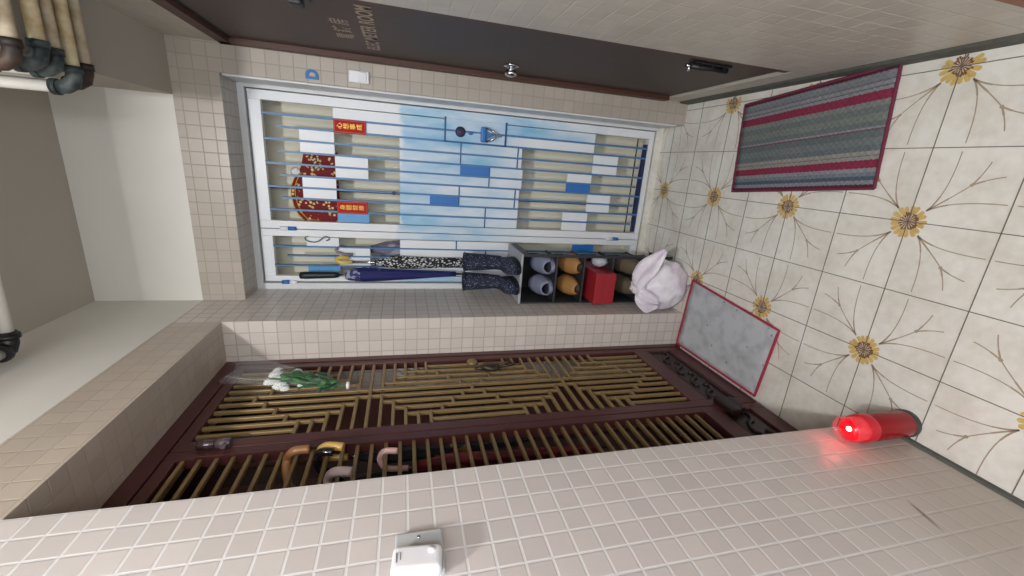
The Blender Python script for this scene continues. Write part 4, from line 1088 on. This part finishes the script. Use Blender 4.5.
for z_, h_ in ((1.4025, 0.0025), (1.397, 0.0015)):
    m = MB(); m.box(XL + 0.034, XL + 0.0387, -0.340 + (0.004 if h_ < .002 else 0), -0.322, z_, z_ + h_); m.build('slot', SLOT, cv_)

db = thing('doorbell', 'small white rocker doorbell on the tile strip right of the white gate', 'doorbell', (0.371, YB, 1.53))
m = MB(); m.bbox(0.3485, 0.3945, YB - 0.014, YB, 1.531, 1.610, 0.004, 3); m.build('plate', PLASTIC_W, db)
m = MB(); m.bbox(0.353, 0.390, YB - 0.021, YB - 0.012, 1.541, 1.574, 0.003, 2, Matrix.Rotation(math.radians(8), 3, 'X')); m.build('rocker', PLASTIC_W, db)
SIGNB = plain('blue_letter_vinyl', (52, 116, 178), 0.5, var=0.05)
dl = text_mesh('D', 0.062, SIGNB, 'letter_sign', None, frame((0.3605, YB - 0.003, 1.747), (1, 0, 0), (0, 0, 1)) @ Matrix.Scale(0.78, 4, (1, 0, 0)), extrude=0.002, offs=0.0035)
recenter(dl, (0.3605, YB, 1.725))
tag(dl, 'blue letter D stuck on the tile strip above the doorbell', 'sign')

# ------------------------------------------------------------------ pipes under the beam
def pipe_mat(name, c1, c2):
    m_, nt, b = new_mat(name)
    tc = N(nt, 'ShaderNodeTexCoord'); f = noise(nt, 26, tc.outputs['Object'], 5)
    r = N(nt, 'ShaderNodeValToRGB'); nt.links.new(f, r.inputs[0]); r.color_ramp.elements[0].position = 0.42; r.color_ramp.elements[0].color = lin(c1); r.color_ramp.elements[1].position = 0.66; r.color_ramp.elements[1].color = lin(c2)
    nt.links.new(r.outputs[0], b.inputs['Base Color']); b.inputs['Roughness'].default_value = 0.6
    return m_
PIPEM = pipe_mat('yellowed_pipe_paint', (206, 194, 158), (176, 152, 112)); PIPEM2 = pipe_mat('cream_pipe_paint', (192, 180, 156), (164, 144, 116))
ELB = pipe_mat('dark_green_corroded_fitting', (30, 40, 42), (84, 92, 92)); ELB2 = pipe_mat('dark_rust_fitting', (38, 30, 26), (74, 56, 44))
PWH = plain('white_pipe_paint', (226, 222, 212), 0.5, var=0.05)
def pipe(y, z, xe, r, mat, emat, label, turn=0.0, zup=ZC - 0.001):
    t = thing('water_pipe', label, 'pipe', (0.3, y, z), 'pipes under the ceiling beam')
    mm = MB(); mm.tube([(XR, y, z), (xe + 0.035, y, z)], r, 14); mm.build('pipe_run', mat, t)
    re = r * 1.12
    cp = [(xe + 0.045, y, z), (xe + 0.03, y, z), (xe + 0.012, y - turn * 0.2, z + 0.006), (xe + 0.002, y - turn * 0.6, z + 0.022), (xe, y - turn, z + 0.045)]
    mm = MB(); mm.tube(cp, [re, re, re * 1.03, re, re], 16)
    mm.tube([(xe + 0.052, y, z), (xe + 0.036, y, z)], re * 1.18, 16); mm.tube([(xe, y - turn, z + 0.036), (xe, y - turn, z + 0.05)], re * 1.18, 16)
    mm.build('elbow', emat, t)
    mm = MB(); mm.tube([(xe, y - turn, z + 0.04), (xe, y - turn, zup)], r * 0.95, 14); mm.build('riser', PWH, t)
ZP = 2.2
pipe(0.572, ZP, 0.190, 0.0135, PIPEM2, ELB2, 'thin cream water pipe under the beam with dark rusty elbow, nearest the white gate')
pipe(0.524, ZP, 0.176, 0.0148, PIPEM, ELB, 'yellowed water pipe with dark green elbow, second from the white gate')
pipe(0.474, ZP, 0.205, 0.0130, PIPEM2, ELB, 'cream water pipe with dark green elbow, middle of the five')
pipe(0.428, ZP, 0.212, 0.0148, PIPEM, ELB, 'yellow water pipe with dark green elbow, second from the picture edge')
pipe(0.352, ZP, 0.198, 0.0140, PIPEM2, ELB2, 'cream water pipe with rusty elbow farthest from the white gate')
t = thing('water_pipe', 'single pale pipe with black elbow where the ceiling meets the left wall', 'pipe', (-0.45, 0.53, 2.5))
m = MB(); m.tube([(0.23, 0.565, 2.5), (-0.505, 0.545, 2.5)], 0.015, 14); m.build('pipe_run', PWH, t)
m = MB(); m.tube([(-0.495, 0.545, 2.5), (-0.53, 0.543, 2.5), (-0.545, 0.533, 2.5), (-0.548, 0.515, 2.5)], 0.021, 14); m.tube([(-0.503, 0.545, 2.5), (-0.515, 0.545, 2.5)], 0.026, 14); m.tube([(-0.548, 0.520, 2.5), (-0.548, 0.505, 2.5)], 0.026, 14); m.build('elbow', BLACK, t)
m = MB(); m.tube([(-0.548, 0.51, 2.5), (-0.548, -0.2, 2.5)], 0.015, 14); m.build('riser', PWH, t)

# ------------------------------------------------------------------ light
W = bpy.data.worlds.new('daylight'); S.world = W; W.use_nodes = True
bg = W.node_tree.nodes['Background']; bg.inputs[0].default_value = (0.86, 0.92, 1.0, 1); bg.inputs[1].default_value = 1.5
def area(name, loc, target, sx, sy, e, col):
    l_ = bpy.data.lights.new(name, 'AREA'); l_.shape = 'RECTANGLE'; l_.size = sx; l_.size_y = sy; l_.energy = e; l_.color = col
    o = bpy.data.objects.new(name, l_); COL.objects.link(o); o.location = loc
    o.rotation_euler = (Vector(target) - Vector(loc)).to_track_quat('-Z', 'Y').to_euler(); return o
area('corridor_ceiling_lamp', (-0.05, -1.25, 2.60), (-0.15, 0.5, 1.0), 0.12, 0.12, 27, (1.0, 0.99, 0.985))
area('added_side_light', (0.42, -1.35, 1.75), (-0.55, 0.15, 1.75), 0.5, 1.0, 20, (0.93, 0.97, 1.0))  # added light to brighten the left wall; no window is built here

# ------------------------------------------------------------------ camera (phone held on its side)
cam = bpy.data.cameras.new('camera'); cam.sensor_fit = 'HORIZONTAL'; cam.sensor_width = 36.0
cam.lens = 412.153 / 1024 * 36; cam.clip_start = 0.02
co = bpy.data.objects.new('camera', cam); COL.objects.link(co)
rx, ry, rz = 0.256, 0.0011, 0.2987
Yaw = Matrix(((math.cos(rz), -math.sin(rz), 0), (math.sin(rz), math.cos(rz), 0), (0, 0, 1)))
Pit = Matrix(((1, 0, 0), (0, math.cos(rx), math.sin(rx)), (0, -math.sin(rx), math.cos(rx))))
Rol = Matrix(((math.cos(ry), 0, math.sin(ry)), (0, 1, 0), (-math.sin(ry), 0, math.cos(ry))))
Q = Yaw @ Pit @ Rol
right, fwd, up = Q.col[0], Q.col[1], Q.col[2]
R3 = Matrix((-up, right, -fwd)).transposed()
mw = R3.to_4x4(); mw.translation = Vector((0.0707, -0.86926, 1.39148)); co.matrix_world = mw
S.camera = co
S.view_settings.view_transform = 'Standard'; S.view_settings.look = 'None'; S.view_settings.gamma = 1.0
S.view_settings.use_curve_mapping = False; S.view_settings.exposure = 0.0
